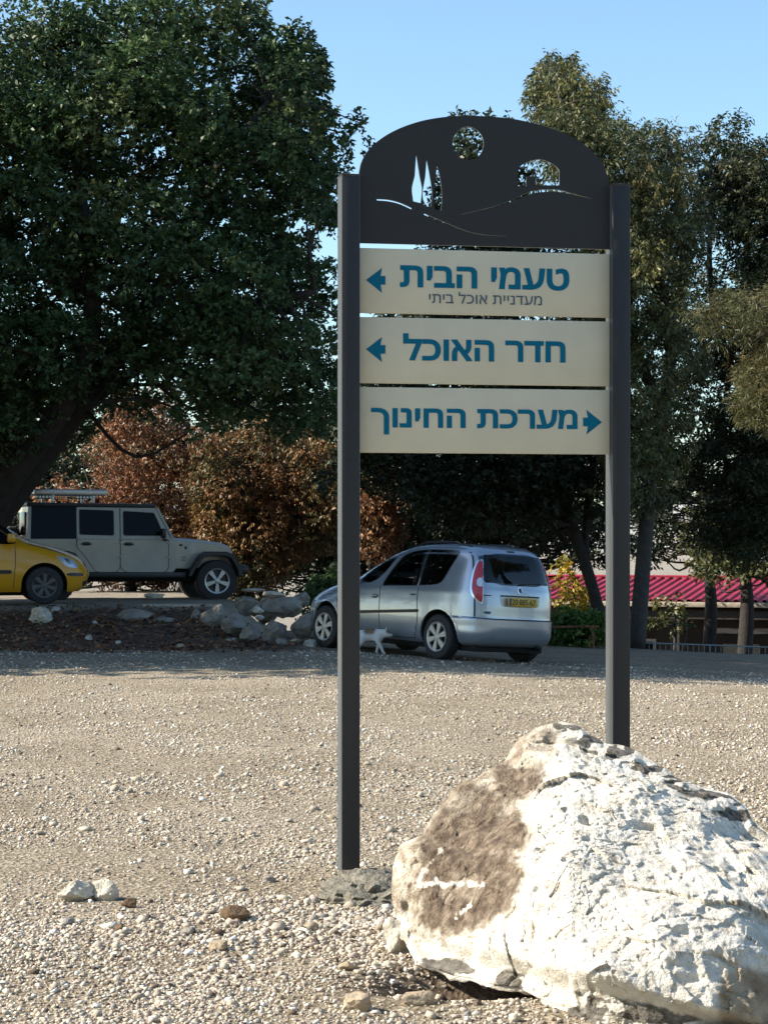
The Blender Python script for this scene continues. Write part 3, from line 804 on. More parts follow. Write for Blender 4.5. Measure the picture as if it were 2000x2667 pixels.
def line_poly(pts, wd):
    c = np.array(pts, float); t = np.gradient(c, axis=0); t /= np.linalg.norm(t, axis=1)[:, None]; n = np.stack([-t[:, 1], t[:, 0]], 1)
    return list(map(tuple, c + n * wd / 2)) + list(map(tuple, (c - n * wd / 2)[::-1]))

def wheel(parent, x, y, side, r, rim_r, width, spokes, rim_mat, style='cap', zc=None):
    """side +1: outer face towards +y"""
    Mx = Matrix.Translation((x, y, r if zc is None else zc)) @ Matrix.Scale(side, 4, (0, 1, 0))
    h = width / 2; b = MB()
    b.lathe([(rim_r * .98, h - .03), (rim_r * 1.02, h - .004), (rim_r + (r - rim_r) * .45, h), (r * .955, h - .012), (r * .99, h - .035), (r, h - .06), (r, -h + .06), (r * .96, -h), (rim_r, -h + .01)], Mx)
    for k in range(36):                                     # tread blocks
        a = 2 * math.pi * k / 36; Q = Mx @ Matrix.Rotation(a, 4, 'Y')
        b.box((r * .992, -h * .72, -.018), (r * 1.008, h * .72, .018), Q)
    wo = b.build('wheel', M['rubber'], parent)
    k = MB(); k.lathe([(0, h - .065), (rim_r * .97, h - .065), (rim_r * .99, h - .02)], Mx); k.build('wheel_disc', M['black'], wo)
    b = MB(); b.lathe([(rim_r * .86, h - .025), (rim_r * .90, h - .004), (rim_r * 1.0, h + .004), (rim_r * 1.02, h - .012)], Mx)
    hub = .30 if style == 'cap' else .24
    b.lathe([(0, h + .006), (rim_r * .12, h + .006), (rim_r * (hub - .04), h), (rim_r * hub, h - .012), (rim_r * hub, h - .05)], Mx)
    for q in range(spokes):
        Q = Mx @ Matrix.Rotation(2 * math.pi * q / spokes + .3, 4, 'Y')
        a0, a1 = (.105, .155) if style == 'cap' else (.10, .135)
        ri, ro = rim_r * hub * .8, rim_r * .92
        pl = [(ri, -rim_r * a0), (ro, -rim_r * a1 * 1.35), (ro, rim_r * a1 * 1.35), (ri, rim_r * a0)]
        b.prism(pl, h - .03, h - .003, Q)
    b.build('rim', rim_mat, wo, angle=30)
    return wo

def rounded(poly, r, k=4):
    p = np.array(poly, float); out = []
    for i in range(len(p)):
        a, b, c = p[i - 1], p[i], p[(i + 1) % len(p)]; u = a - b; v = c - b; lu, lv = np.hypot(*u), np.hypot(*v); d = min(r, lu * .45, lv * .45)
        A, B = b + u / lu * d, b + v / lv * d
        for t in np.linspace(0, 1, k): out.append((1 - t) ** 2 * A + 2 * t * (1 - t) * b + t * t * B)
    return np.array(out)

def car_matrix(o, fwd, left):
    u = Vector(fwd).normalized(); l = Vector(left); l = (l - u * u.dot(l)).normalized(); n = u.cross(l)
    m = Matrix.Identity(4)
    for i in range(3): m[i][0], m[i][1], m[i][2], m[i][3] = u[i], l[i], n[i], o[i]
    return m

def gz(x, y): return float(ground_h(np.array([x]), np.array([y]))[0])

# ---- silver van-like car, rear three-quarter view
def silver_car():
    u2 = np.array([-.612, .791]); r2 = np.array([.791, .612]); RL = np.array([.774, 28.95]); wb, hw = 2.61, .74
    RR = RL + 2 * hw * r2; FL = RL + wb * u2
    p = lambda q: np.array([q[0], q[1], gz(*q)])
    o = (p(RL) + p(RR)) / 2; fwd = p(FL) - p(RL); left = p(RL) - p(RR)
    root = empty('parked_car', None, 'silver compact van seen from behind, parked in the shade behind the sign', 'car', mat=car_matrix(o, fwd, left))
    rows = [(.215, -.60, 3.28, .745, 6, 4), (.26, -.70, 3.38, .79, 6, 4), (.36, -.765, 3.43, .825, 6, 4), (.50, -.785, 3.45, .842, 5.5, 4), (.585, -.785, 3.44, .845, 5.5, 4),
            (.602, -.755, 3.43, .845, 5.5, 4), (.66, -.750, 3.40, .845, 5.5, 4), (.76, -.745, 3.32, .842, 5.5, 3.6), (.86, -.735, 3.12, .835, 5.5, 3.3), (.93, -.725, 2.88, .828, 5.5, 3.2), (.985, -.715, 2.62, .815, 5.5, 3.2),
            (1.02, -.705, 2.45, .805, 5.5, 3.2), (1.12, -.68, 2.22, .782, 5.5, 3.2), (1.25, -.64, 1.94, .748, 5.5, 3.2), (1.36, -.595, 1.68, .712, 5.5, 3.2), (1.45, -.545, 1.44, .672, 5.5, 3.2),
            (1.515, -.49, 1.22, .625, 5, 3.2), (1.555, -.42, 1.03, .575, 4.5, 3), (1.585, -.30, .80, .49, 4, 3), (1.602, -.10, .55, .36, 3.5, 3), (1.608, .10, .36, .2, 3, 3)]
    v, f = sliced_body(rows); sk = Skin(v, f)
    body = mesh_obj('body', v, f, [M['silver'], M['well']], root, True, 50)
    cyl = []
    for x in (0, wb):
        for s in (1, -1):
            b = MB(); pr = [(x + .372 * math.cos(a), .315 + .372 * math.sin(a)) for a in np.linspace(0, 2 * math.pi, 48, endpoint=False)]
            pr = [(a, z) if z > .3 else (a, z - .25) for a, z in pr]
            b.prism(pr, s * .50, s * 1.2); cyl.append((b.v, b.f, M['well']))
    # hollow cabin with real window openings
    inner = [(z, xr + .07, xf - .10, w_ - .065, nr, nf) for z, xr, xf, w_, nr, nf in rows if .80 < z < 1.56]
    inner = [(.72, -.64, 2.30, .77, 5, 4)] + [(z, xr, min(xf, 2.33), w_, nr, nf) for z, xr, xf, w_, nr, nf in inner]
    vi, fi = sliced_body(inner, 96); cyl.append((vi, fi, M['trim']))
    WF = rounded([(1.91, 1.03), (1.80, .995), (1.62, .995), (1.42, 1.065), (1.29, 1.19), (1.18, 1.345), (1.36, 1.365), (1.50, 1.305), (1.72, 1.175)], .04)
    WR = rounded([(1.29, .965), (1.10, .975), (.52, .995), (.52, 1.495), (.80, 1.465), (.99, 1.40), (1.08, 1.30)], .03); WQ = rounded([(.455, 1.0), (.12, 1.025), (.01, 1.07), (-.06, 1.20), (-.165, 1.44), (.05, 1.495), (.455, 1.495)], .03)
    for pl_ in (WF, WR, WQ):
        for s in (1, -1):
            b = MB(); b.prism(pl_.tolist(), s * .35, s * 1.1); cyl.append((b.v, b.f, M['trim']))
    for pl_, xa, xb in ((rounded([(-.50, 1.465), (.50, 1.465), (.555, 1.30), (.575, 1.085), (-.575, 1.085), (-.555, 1.30)], .03), -1.2, -.35), (rounded([(-.54, 1.09), (.54, 1.09), (.48, 1.32), (.40, 1.44), (-.40, 1.44), (-.48, 1.32)], .03), .9, 2.9)):
        Q = Matrix.Rotation(R(90), 4, 'Z'); b = MB(); b.prism(pl_.tolist(), -xb, -xa, Q); cyl.append((b.v, b.f, M['trim']))
    body.data.materials.append(M['trim'])
    cut(body, cyl); body.data.shade_smooth(); body.data.set_sharp_from_angle(angle=R(40))
    # wheel arch lips
    for x in (0, wb):
        for s in (1, -1):
            a = np.linspace(R(-8), R(188), 30); lp = [(x + .385 * math.cos(k), .315 + .385 * math.sin(k)) for k in a]
            sk.patch('arch_lip', line_poly([(s * -q[0], q[1]) for q in lp], .03), (0, s, 0), M['silver'], root, .007, 0, .03, .04)
    for x in (0, wb):
        for s in (1, -1): wheel(root, x, s * .745, s, .308, .205, .19, 6, M['silver_dull'], zc=.308)
    S = (0, 1, 0)
    for s in (1, -1):
        # in the outline frame h = z x dir: for dir +y, h = -x ; for dir -y, h = +x
        sp = lambda pts: [(-s * a, b) for a, b in pts]
        front = [(1.93, 1.025), (1.80, .985), (1.62, .985), (1.40, 1.06), (1.27, 1.19), (1.16, 1.345), (1.17, 1.385), (1.36, 1.375), (1.50, 1.315), (1.72, 1.185)]
        sk.patch('side_window', sp(front), (0, s, 0), M['glass_clear'], root, .004, 2)
        rear = [(1.33, .955), (1.10, .965), (.60, .985), (.10, 1.015), (-.01, 1.06), (-.08, 1.20), (-.19, 1.45), (-.17, 1.495), (.05, 1.505), (.45, 1.505), (.80, 1.475), (1.00, 1.41), (1.10, 1.30)]
        sk.patch('side_window', sp(rear), (0, s, 0), M['glass_dark_clear'], root, .004, 1)
        sk.patch('window_post', sp([(.497, .99), (.478, .99), (.470, 1.10), (.482, 1.10)]), (0, s, 0), M['silver_dull'], root, .008, 0, .004)
        for pts in ([(1.33, .95), (1.315, .80), (1.30, .55), (1.285, .27)], [(.47, .975), (.465, .8), (.44, .62), (.44, .5), (.47, .38), (.52, .27)], [(2.32, .93), (2.33, .7), (2.30, .45), (2.22, .27)],
                    [(2.2, .262), (1.3, .262), (.52, .262)]):
            sk.patch('door_gap', sp(line_poly(catmull(pts, 4), .012)), (0, s, 0), M['seam'], root, .0025, 0, .004, .05)
        sk.patch('rubbing_strip', sp([(2.12, .525), (2.12, .565), (.44, .665), (.42, .65), (.44, .622)]), (0, s, 0), M['black'], root, .014, 0, .02, .06)
        hd = sk.patch('door_handle', sp([(1.50, .79), (1.50, .83), (1.42, .845), (1.36, .83), (1.36, .79), (1.42, .775)]), (0, s, 0), M['black'], root, .004, 2)
        sk.patch('grip', sp([(1.51, .803), (1.51, .822), (1.35, .824), (1.35, .806)]), (0, s, 0), M['silver'], hd, .02, 1)
        hdl = sk.patch('door_handle', sp([(.63, .85), (.63, .87), (.50, .88), (.50, .86)]), (0, s, 0), M['seam'], root, .004, 2)
        # mirror
        b = MB(); b.box((1.80, s * .84, .955), (1.93, s * 1.00, 1.075), ch=.03); mr = b.build('side_mirror', M['black'], root)
        MB().box((1.935, s * .85, .96), (1.96, s * .99, 1.04), ch=.012).build('mirror_shell', M['silver'], mr)
        # wrap-round tail lamp
        d = Vector((-.72, s * .69, 0)); hv = Vector((0, 0, 1)).cross(d).normalized()
        tl = lambda pts: [((Vector((-.60, s * .71, 0)).dot(hv)) + s * a, b) for a, b in pts]
        oute = [(-.005, 1.375), (.045, 1.395), (.092, 1.39), (.097, 1.20), (.115, 1.0), (.125, .80), (.09, .795), (.005, .845), (-.055, .93), (-.07, 1.02), (-.052, 1.22)]
        inn = [(.015, 1.35), (.05, 1.368), (.084, 1.365), (.089, 1.20), (.106, 1.0), (.116, .82), (.09, .815), (.02, .862), (-.028, .945), (-.043, 1.03), (-.027, 1.20)]
        lo = sk.patch('tail_light', tl(oute), d, M['chrome'], root, .004, 1)
        sk.patch('lens', tl(inn), d, M['red_lamp'], lo, .014, 1)
        sk.patch('reversing_lamp', tl([(.02, 1.08), (.03, 1.13), (.075, 1.15), (.092, 1.13), (.102, 1.04), (.09, 1.02), (.035, 1.03)]), d, M['clear_lamp'], lo, .018, 2)
        # roof rail
        pts = []
        for x in np.linspace(-.25, 1.05, 14):
            y = .50 - .06 * max(0, x - .4); hit = sk.bvh.ray_cast(Vector((x, s * y, 3)), Vector((0, 0, -1)))[0]; pts.append((x, s * y, hit.z + (.035 if .0 <= x < .95 else .004)))
        MB().tube(catmull(pts, 3), .014, 8).build('roof_rail', M['black'], root)
        sk.patch('headlight', [(s * -3.32, .80), (s * -3.05, .93), (s * -2.9, .90), (s * -3.1, .74), (s * -3.3, .70)], (.2, s, 0), M['clear_lamp'], root, .004, 2)
    B = (-1, 0, 0)                                                  # h = z x (-x) = -y
    tw = [(-.555, 1.485), (.555, 1.485), (.60, 1.30), (.625, 1.06), (-.625, 1.06), (-.60, 1.30)]
    tg = sk.patch('rear_window', tw, B, M['glass_dark_clear'], root, .005, 1)
    for s in (1, -1):
        sk.patch('tailgate_gap', line_poly(catmull([(s * .60, 1.49), (s * .655, 1.25), (s * .685, 1.0), (s * .69, .85), (s * .69, .615)], 4), .012), B, M['seam'], root, .003, 0, .004)
    sk.patch('bumper_gap', line_poly(catmull([(-.80, .607), (-.4, .597), (0, .595), (.4, .597), (.80, .607)], 4), .012), B, M['seam'], root, .004, 0, .004)
    rc = sk.patch('plate_recess', [(-.36, .935), (.36, .935), (.345, .80), (.30, .765), (-.30, .765), (-.345, .80)], B, M['silver_dull'], root, .003, 1, .004)
    sk.patch('painted_recess_shade', [(-.35, .925), (.35, .925), (.35, .905), (-.35, .905)], B, M['seam'], rc, .006, 0, .004)  # dark strip stands in for shade under the recess lip
    pl = MB().box((-.800, -.26, .782), (-.775, .26, .898), ch=.004).build('number_plate', M['plate'], root)
    Mx = Matrix(((0, 1, 0, -.801), (-1, 0, 0, 0), (0, 0, 1, 0), (0, 0, 0, 1)))
    place_text('lettering', '20·885·67', -.205, .225, .800, .880, .012, M['ink'], pl, y=-.0012, depth=.002, Mx=Mx, split=False)
    MB().box((-.8025, .215, .79), (-.8005, .25, .89)).build('blue_band', mat('blue band', (.02, .04, .16), .5), pl)
    cen = [(.045 * math.cos(a), 1.0 + .045 * math.sin(a)) for a in np.linspace(0, 2 * math.pi, 24, endpoint=False)]
    bd = sk.patch('badge', cen, B, M['chrome'], root, .006, 0)
    sk.patch('emblem', [(.028 * math.cos(a) + .008, .998 + .032 * math.sin(a)) for a in np.linspace(0.6, 5.4, 20)], B, M['ink'], bd, .010, 0)
    sk.patch('model_badge', [(-.60, .905), (-.60, .918), (-.50, .918), (-.50, .905)], B, M['seam'], root, .005, 0)
    sk.patch('sticker', [(-.60, .665), (-.60, .695), (-.52, .700), (-.50, .68), (-.52, .66)], B, mat('blue sticker', (.02, .06, .14), .4), root, .005, 1)
    sk.patch('high_brake_light', [(-.06, 1.513), (.06, 1.513), (.06, 1.528), (-.06, 1.528)], B, M['ink'], root, .006, 0)
    # wiper
    MB().tube([(-.715, .02, 1.075), (-.70, -.16, 1.09), (-.685, -.40, 1.10)], .009, 6).build('rear_wiper', M['black'], root)
    b = MB(); b.box((-.55, -.62, .14), (3.1, .62, .24), ch=.02); b.tube([(-.70, -.45, .20), (-.3, -.45, .22)], .025, 8); b.build('underbody', M['well'], root)
    # windscreen
    sk.patch('windscreen', [(-.56, 1.06), (.56, 1.06), (.50, 1.32), (.42, 1.46), (-.42, 1.46), (-.50, 1.32)], (1, 0, .0), M['glass_clear'], root, .004, 1)
    for x, y in ((1.15, .36), (1.15, -.36), (.25, .42), (.25, 0), (.25, -.42)):
        b = MB(); Q = Matrix.Translation((x - .18, y, .74)) @ Matrix.Rotation(R(-12), 4, 'Y'); b.box((-.05, -.19, 0), (.06, .19, .50), Q, ch=.03); b.box((-.04, -.11, .52), (.05, .11, .70), Q, ch=.03); b.box((-.02, -.07, .48), (.02, .07, .54), Q); b.build('seat', M['seat'], root)
    b = MB(); b.box((1.75, -.70, .78), (2.22, .70, .99), ch=.05); b.build('dashboard', M['seat'], root)
    k = MB(); k.tube([(1.66 + .03 * math.sin(t_), .36 + .18 * math.cos(t_), 1.0 + .17 * math.sin(t_)) for t_ in np.linspace(0, 2 * math.pi, 25)], .014, 6); k.build('steering_wheel', M['seat'], root)
silver_car()

# ---- yellow taxi, only its front in the picture
def taxi():
    a = R(14); fwd = np.array([math.cos(a), math.sin(a), 0]); rt = np.array([math.sin(a), -math.cos(a), 0])
    fp = at(116, 1573, 35.0); wb, hw = 2.70, .74
    o = fp - fwd * wb - rt * hw
    root = empty('taxi', None, 'yellow car cut off by the left edge, front wheel at the terrace edge', 'car', mat=car_matrix(o, fwd, -rt))
    rows = [(.20, -.60, 3.32, .76, 6, 4.5), (.26, -.68, 3.40, .80, 6, 4.2), (.36, -.74, 3.455, .83, 6, 4), (.47, -.76, 3.475, .845, 5.5, 4), (.56, -.76, 3.46, .85, 5.5, 3.8), (.64, -.75, 3.43, .85, 5.5, 3.6),
            (.72, -.74, 3.38, .85, 5.5, 3.4), (.80, -.74, 3.27, .845, 5.5, 3.2), (.88, -.735, 3.08, .838, 5.5, 3.1), (.95, -.73, 2.86, .828, 5.5, 3.1), (1.01, -.72, 2.62, .815, 5.5, 3.1), (1.05, -.715, 2.48, .805, 5.5, 3.1),
            (1.15, -.70, 2.31, .79, 5.5, 3.2), (1.30, -.67, 2.05, .755, 5.5, 3.3), (1.45, -.62, 1.78, .71, 5.5, 3.3), (1.57, -.55, 1.50, .655, 5, 3.3), (1.64, -.46, 1.22, .59, 4.5, 3), (1.68, -.28, .90, .48, 4, 3), (1.70, .0, .55, .25, 3.5, 3)]
    v, f = sliced_body(rows); sk = Skin(v, f)
    body = mesh_obj('body', v, f, [M['yellow'], M['well']], root, True, 50)
    cyl = []
    for x in (0, wb):
        for s in (1, -1):
            pr = [(x + .385 * math.cos(t), .31 + .375 * math.sin(t)) for t in np.linspace(0, 2 * math.pi, 48, endpoint=False)]
            pr = [(q, z) if z > .3 else (q, z - .25) for q, z in pr]
            b = MB(); b.prism(pr, s * .48, s * 1.2); cyl.append((b.v, b.f, M['well']))
    cut(body, cyl); body.data.shade_smooth(); body.data.set_sharp_from_angle(angle=R(40))
    for x in (0, wb):
        for s in (1, -1):
            wheel(root, x, s * .745, s, .308, .205, .20, 7, M['dark_alloy'], 'alloy', zc=.308)
            lp = [(x + .397 * math.cos(k), .31 + .387 * math.sin(k)) for k in np.linspace(R(-8), R(188), 30)]
            sk.patch('arch_lip', line_poly([(s * -q[0], q[1]) for q in lp], .028), (0, s, 0), M['yellow'], root, .008, 0, .03, .04)
    for s in (1, -1):
        sp = lambda pts: [(-s * q, b) for q, b in pts]
        sk.patch('side_window', sp([(2.26, 1.035), (2.20, .985), (1.90, .995), (1.2, 1.02), (1.2, 1.50), (1.55, 1.47), (1.80, 1.345), (2.06, 1.17)]), (0, s, 0), M['glass'], root, .004, 1)
        sk.patch('side_window', sp([(1.1, 1.02), (.2, 1.03), (.2, 1.52), (1.1, 1.51)]), (0, s, 0), M['glass'], root, .004, 2)
        for pts in ([(2.22, .97), (2.225, .75), (2.21, .5), (2.19, .27)], [(1.15, 1.55), (1.15, .8), (1.14, .27)], [(2.46, .985), (2.75, .915), (3.02, .83), (3.05, .79)]):
            sk.patch('door_gap', sp(line_poly(catmull(pts, 4), .011)), (0, s, 0), M['seam'], root, .0025, 0, .004)
        sk.patch('rubbing_strip', sp([(2.15, .505), (2.17, .53), (2.15, .565), (1.2, .575), (1.2, .512)]), (0, s, 0), M['black'], root, .012, 0, .02)
        d = Vector((.62, s * .78, 0)); hv = Vector((0, 0, 1)).cross(d).normalized()
        hl = lambda pts: [(Vector((q, s * .80, 0)).dot(hv), b) for q, b in pts]
        h_ = sk.patch('headlight', hl([(2.98, .80), (3.12, .79), (3.30, .755), (3.42, .70), (3.47, .60), (3.30, .59), (3.16, .615), (3.06, .69)]), d, M['clear_lamp'], root, .005, 1)
        sk.patch('bulb_housing', hl([(3.12, .755), (3.26, .735), (3.30, .66), (3.18, .65)]), d, M['chrome'], h_, .012, 2)
        sk.patch('bumper_strip', hl([(3.13, .515), (3.13, .465), (3.55, .455), (3.55, .505)]), d, M['black'], root, .014, 1, .02)
        b = MB(); b.box((2.08, s * .83, 1.02), (2.22, s * 1.0, 1.17), ch=.035); b.build('side_mirror', M['yellow'], root)
    Fd = (1, 0, 0)
    sk.patch('windscreen', [(-.60, 1.09), (.60, 1.09), (.53, 1.35), (.44, 1.55), (-.44, 1.55), (-.53, 1.35)], Fd, M['glass'], root, .004, 1)
    sk.patch('grille', [(-.40, .70), (.40, .70), (.36, .60), (-.36, .60)], Fd, M['black'], root, .006, 1)
    sk.patch('lower_grille', [(-.55, .40), (.55, .40), (.50, .27), (-.50, .27)], Fd, M['black'], root, .006, 1)
    MB().box((3.47, -.26, .44), (3.49, .26, .55), ch=.004).build('number_plate', M['plate'], root)
    MB().box((-.55, -.62, .14), (3.1, .62, .24), ch=.02).build('underbody', M['well'], root)
taxi()

# ---- sand coloured off-road car
def offroader():
    a = R(17.5); fwd = np.array([math.cos(a), math.sin(a), -.008]); rt = np.array([math.sin(a), -math.cos(a), 0])
    fp = at(562, 1567, 39.0); wb, hw = 2.98, .73
    o = fp - fwd * wb - rt * hw
    root = empty('off_road_car', None, 'sand coloured boxy off-road car with a light rack on its black roof', 'car', mat=car_matrix(o, fwd, -rt))
    W = .76; r_w = .385
    # tub
    side = [(-.50, .56), (-.50, 1.10), (-.44, 1.125), (2.16, 1.165), (2.20, 1.10), (2.22, .60), (2.16, .53)]
    b = MB(); b.prism(side, -W, W); tub = b.build('body', [M['beige'], M['well']], root, False)
    def well(x, rr=.47):
        return [(x - rr, .2), (x - rr, .60), (x - rr * .72, .82), (x - rr * .25, .885), (x + rr * .25, .885), (x + rr * .72, .82), (x + rr, .60), (x + rr, .2)]
    cu = []
    for s in (1, -1):
        k = MB(); k.prism(well(0), s * .42, s * 1.3); cu.append((k.v, k.f, M['well']))
    cut(tub, cu)
    # bonnet and grille
    b = MB(); bon = []
    for x, y, z in ((2.19, .70, 1.165), (2.7, .64, 1.135), (3.15, .565, 1.08), (3.30, .55, 1.02), (3.33, .55, .90), (3.33, .55, .62)):
        bon.append([(x, -y, .62), (x, -y, z - .045), (x, -y * .90, z - .008), (x, -y * .4, z + .018), (x, y * .4, z + .018), (x, y * .90, z - .008), (x, y, z - .045), (x, y, .62)])
    vv = [p for s_ in bon for p in s_]; ff = []
    for i in range(len(bon) - 1):
        for k in range(8): ff.append((i * 8 + k, (i + 1) * 8 + k, (i + 1) * 8 + (k + 1) % 8, i * 8 + (k + 1) % 8))
    ff += [list(range(8)), list(range(len(vv) - 1, len(vv) - 9, -1))]
    b.add(vv, ff); hood = b.build('bonnet', M['beige'], root, True, 30)
    for k in range(7): MB().box((3.325, -.30 + k * .085, .70), (3.338, -.26 + k * .085, .98), ch=.004).build('grille_slot', M['black'], hood)
    for s in (1, -1):
        MB().lathe([(0, .02), (.07, .014), (.085, 0), (.085, -.02)], Matrix.Translation((3.335, s * .43, .86)) @ Matrix.Rotation(R(-90), 4, 'Z'), 24).build('headlight', M['clear_lamp'], root)
        MB().box((2.30, s * .675, 1.02), (2.36, s * .70, 1.06), ch=.008).build('bonnet_catch', M['black'], root)
    # hard top: sand shell, black roof
    def cab(y0, y1, z0, z1, xr, xf):       # tapered box
        return [(xr[0], -y0, z0), (xf[0], -y0, z0), (xf[0], y0, z0), (xr[0], y0, z0), (xr[1], -y1, z1), (xf[1], -y1, z1), (xf[1], y1, z1), (xr[1], y1, z1)]
    BF = [(3, 2, 1, 0), (4, 5, 6, 7), (0, 1, 5, 4), (1, 2, 6, 5), (2, 3, 7, 6), (3, 0, 4, 7)]
    mesh_obj('cabin', cab(.755, .675, 1.128, 1.715, (-.49, -.47), (2.14, 1.84)), BF, M['beige'], root)
    b = MB(); b.box((-.50, -.70, 1.716), (1.86, .70, 1.79), ch=.028); b.build('roof', M['black'], root)
    def on_side(x, z, s, off): return (x, s * (.755 - (z - 1.128) / .587 * .08 + off), z)
    def side_panel(name, poly, s, m, parent, off, th=.02, rnd=0):
        p = rounded(poly, .035) if rnd else np.array(poly); n = len(p)
        vo = [on_side(x, z, s, off) for x, z in p] + [on_side(x, z, s, off - th) for x, z in p]
        fo = [list(range(n)), list(range(2 * n - 1, n - 1, -1))] + [(i, (i + 1) % n, (i + 1) % n + n, i + n) for i in range(n)]
        if s > 0: fo = [list(q)[::-1] for q in fo]
        fo = [list(q)[::-1] for q in fo]
        return mesh_obj(name, vo, fo, m, parent)
    for s in (1, -1):
        side_panel('quarter_window', [(-.43, 1.135), (.385, 1.14), (.40, 1.715), (-.41, 1.715)], s, M['glass_tinted'], root, .006)
        for xa, xb, win, hx in ((.40, 1.185, [(.46, 1.225), (1.065, 1.215), (1.065, 1.655), (.46, 1.665)], .48), (1.20, 2.08, [(1.265, 1.215), (1.975, 1.215), (1.93, 1.36), (1.815, 1.62), (1.265, 1.645)], 1.25)):
            low = [(xa, 1.0), (xa, 1.132), (xb, 1.14), (xb, .62), (xb - .06, .545), (xa + .36 if xa < 1 else xa + .10, .545), (xa + .30 if xa < 1 else xa, .62), (xa + .14 if xa < 1 else xa, .84)]
            k = MB(); k.prism(rounded(low, .05).tolist(), s * (W - .01), s * (W + .014)); dr = k.build('door', M['beige'], root, False)
            gp = MB(); lw = np.array(low); gp.prism(rounded(lw.mean(0) + (lw - lw.mean(0)) * 1.028, .05).tolist(), s * (W - .02), s * (W + .003)); gp.build('door_gap', M['seam'], dr, False)
            top = [(xa + .01, 1.14), (xb + .03 if xa > 1 else xb - .005, 1.14), (1.86 if xa > 1 else xb - .005, 1.695), (xa + .01, 1.705)]
            side_panel('door_frame', top, s, M['beige'], dr, .012)
            side_panel('window_seal', [(np.array(win).mean(0) + (np.array(q) - np.array(win).mean(0)) * 1.05).tolist() for q in win], s, M['seam'], dr, .016, .02, 1)
            side_panel('window', win, s, M['glass_tinted'], dr, .020, .02, 1)
            k = MB(); k.box((hx, s * (W + .012), 1.035), (hx + .19, s * (W + .045), 1.065), ch=.01); k.box((hx + .03, s * (W + .012), 1.02), (hx + .15, s * (W + .018), 1.085), ch=.002); k.build('handle', M['black'], dr)
            for hz_ in (.80, 1.06): MB().box((xb - .03, s * (W + .010), hz_), (xb + .05, s * (W + .030), hz_ + .035), ch=.006).build('hinge', M['beige'], dr)
        for x_ in (.392, 1.192): side_panel('frame_gap', [(x_ - .005, 1.14), (x_ + .006, 1.14), (x_ + .006, 1.70), (x_ - .005, 1.70)], s, M['seam'], root, .009)
        # flares
        for x, xa, xb in ((0, -.50, .52), (wb, -.56, .46)):
            top = [(x + xa, .47), (x + xa + .07, .62), (x + xa + .25, .87), (x + xa + .36, .925), (x + xb - .30, .925), (x + xb - .16, .88), (x + xb - .02, .64), (x + xb + .02, .47)]
            inn = [(x + xb - .06, .47), (x + xb - .10, .62), (x + xb - .21, .80), (x + xb - .32, .845), (x + xa + .38, .845), (x + xa + .28, .80), (x + xa + .14, .60), (x + xa + .08, .47)]
            k = MB(); k.prism(top + inn, s * .60, s * .915); fl = k.build('wheel_flare', M['black'], root, True, 25)
            bv = fl.modifiers.new('b', 'BEVEL'); bv.width = .012; bv.segments = 2
        for x in (0, wb):
            wheel(root, x, s * hw, s, r_w, .235, .25, 5, M['alu'], 'alloy', zc=r_w)
        MB().box((.52, s * .62, .44), (2.42, s * .80, .545), ch=.02).build('rocker_panel', M['black'], root)
        k = MB(); k.box((1.90, s * .90, 1.16), (1.98, s * 1.08, 1.34), ch=.03); k.tube([(2.05, s * .77, 1.13), (2.0, s * .85, 1.13), (1.95, s * .97, 1.17)], .02, 8); k.build('side_mirror', M['black'], root)
        MB().box((-.525, s * .60, .80), (-.50, s * .74, 1.02), ch=.01).build('tail_light', M['red_lamp'], root)
        MB().lathe([(0, .012), (.028, .010), (.030, 0)], Matrix.Translation((2.42, s * .665, .99)) @ Matrix.Scale(s, 4, (0, 1, 0)), 16).build('fuel_cap', M['black'], root)
    Mr = Matrix(((1, 0, 0, 0), (0, 1, 0, -.674), (0, 0, 1, 0), (0, 0, 0, 1)))
    place_text('lettering', 'WRANGLER', 2.25, 2.42, .80, .825, .0, M['ink'], root, y=-.010, depth=.012, Mx=Mr)
    place_text('lettering', 'UNLIMITED', 2.25, 2.42, .75, .775, .0, M['ink'], root, y=-.010, depth=.012, Mx=Mr)
    MB().box((2.18, -.665, .60), (2.60, .665, 1.10), ch=.02).build('cowl_side', M['beige'], root)
    # windscreen
    wv = [(2.155, -.66, 1.17), (2.155, .66, 1.17), (1.875, .60, 1.66), (1.875, -.60, 1.66)]
    mesh_obj('windscreen', [(x + dx, y, z) for dx in (.0, -.02) for x, y, z in wv], BF, M['glass'], root)
    for s in (1, -1): MB().tube([(2.165, s * .73, 1.15), (1.875, s * .665, 1.71)], .035, 8).build('windscreen_pillar', M['beige'], root)
    # rear: door, spare wheel, bumper
    MB().box((-.515, -.55, .62), (-.50, .55, 1.10), ch=.004).build('tailgate', M['beige'], root)
    MB().box((-.513, -.50, 1.20), (-.485, .50, 1.62), ch=.006).build('rear_window', M['glass'], root)
    k = MB(); k.lathe([(.23, -.11), (.34, -.12), (.385, -.06), (.385, .06), (.34, .11), (.23, .12), (.20, .08), (0, .08)], Matrix.Translation((-.66, .05, .98)) @ Matrix.Rotation(R(90), 4, 'Z')); k.build('spare_wheel', M['rubber'], root)
    k = MB(); k.box((-.68, -.75, .46), (-.50, .75, .62), ch=.03); k.build('rear_bumper', M['black'], root)
    k = MB(); k.box((3.38, -.72, .50), (3.62, .72, .68), ch=.05); k.box((3.1, -.45, .52), (3.4, .45, .64), ch=.02); k.build('front_bumper', M['black'], root)
    k = MB(); k.box((-.45, -.55, .36), (3.3, .55, .60), ch=.03); k.tube([(0, -.7, .385), (0, .7, .385)], .07, 10); k.tube([(wb, -.7, .385), (wb, .7, .385)], .07, 10); k.build('chassis', M['well'], root)
    # roof rack with work lamps
    k = MB()
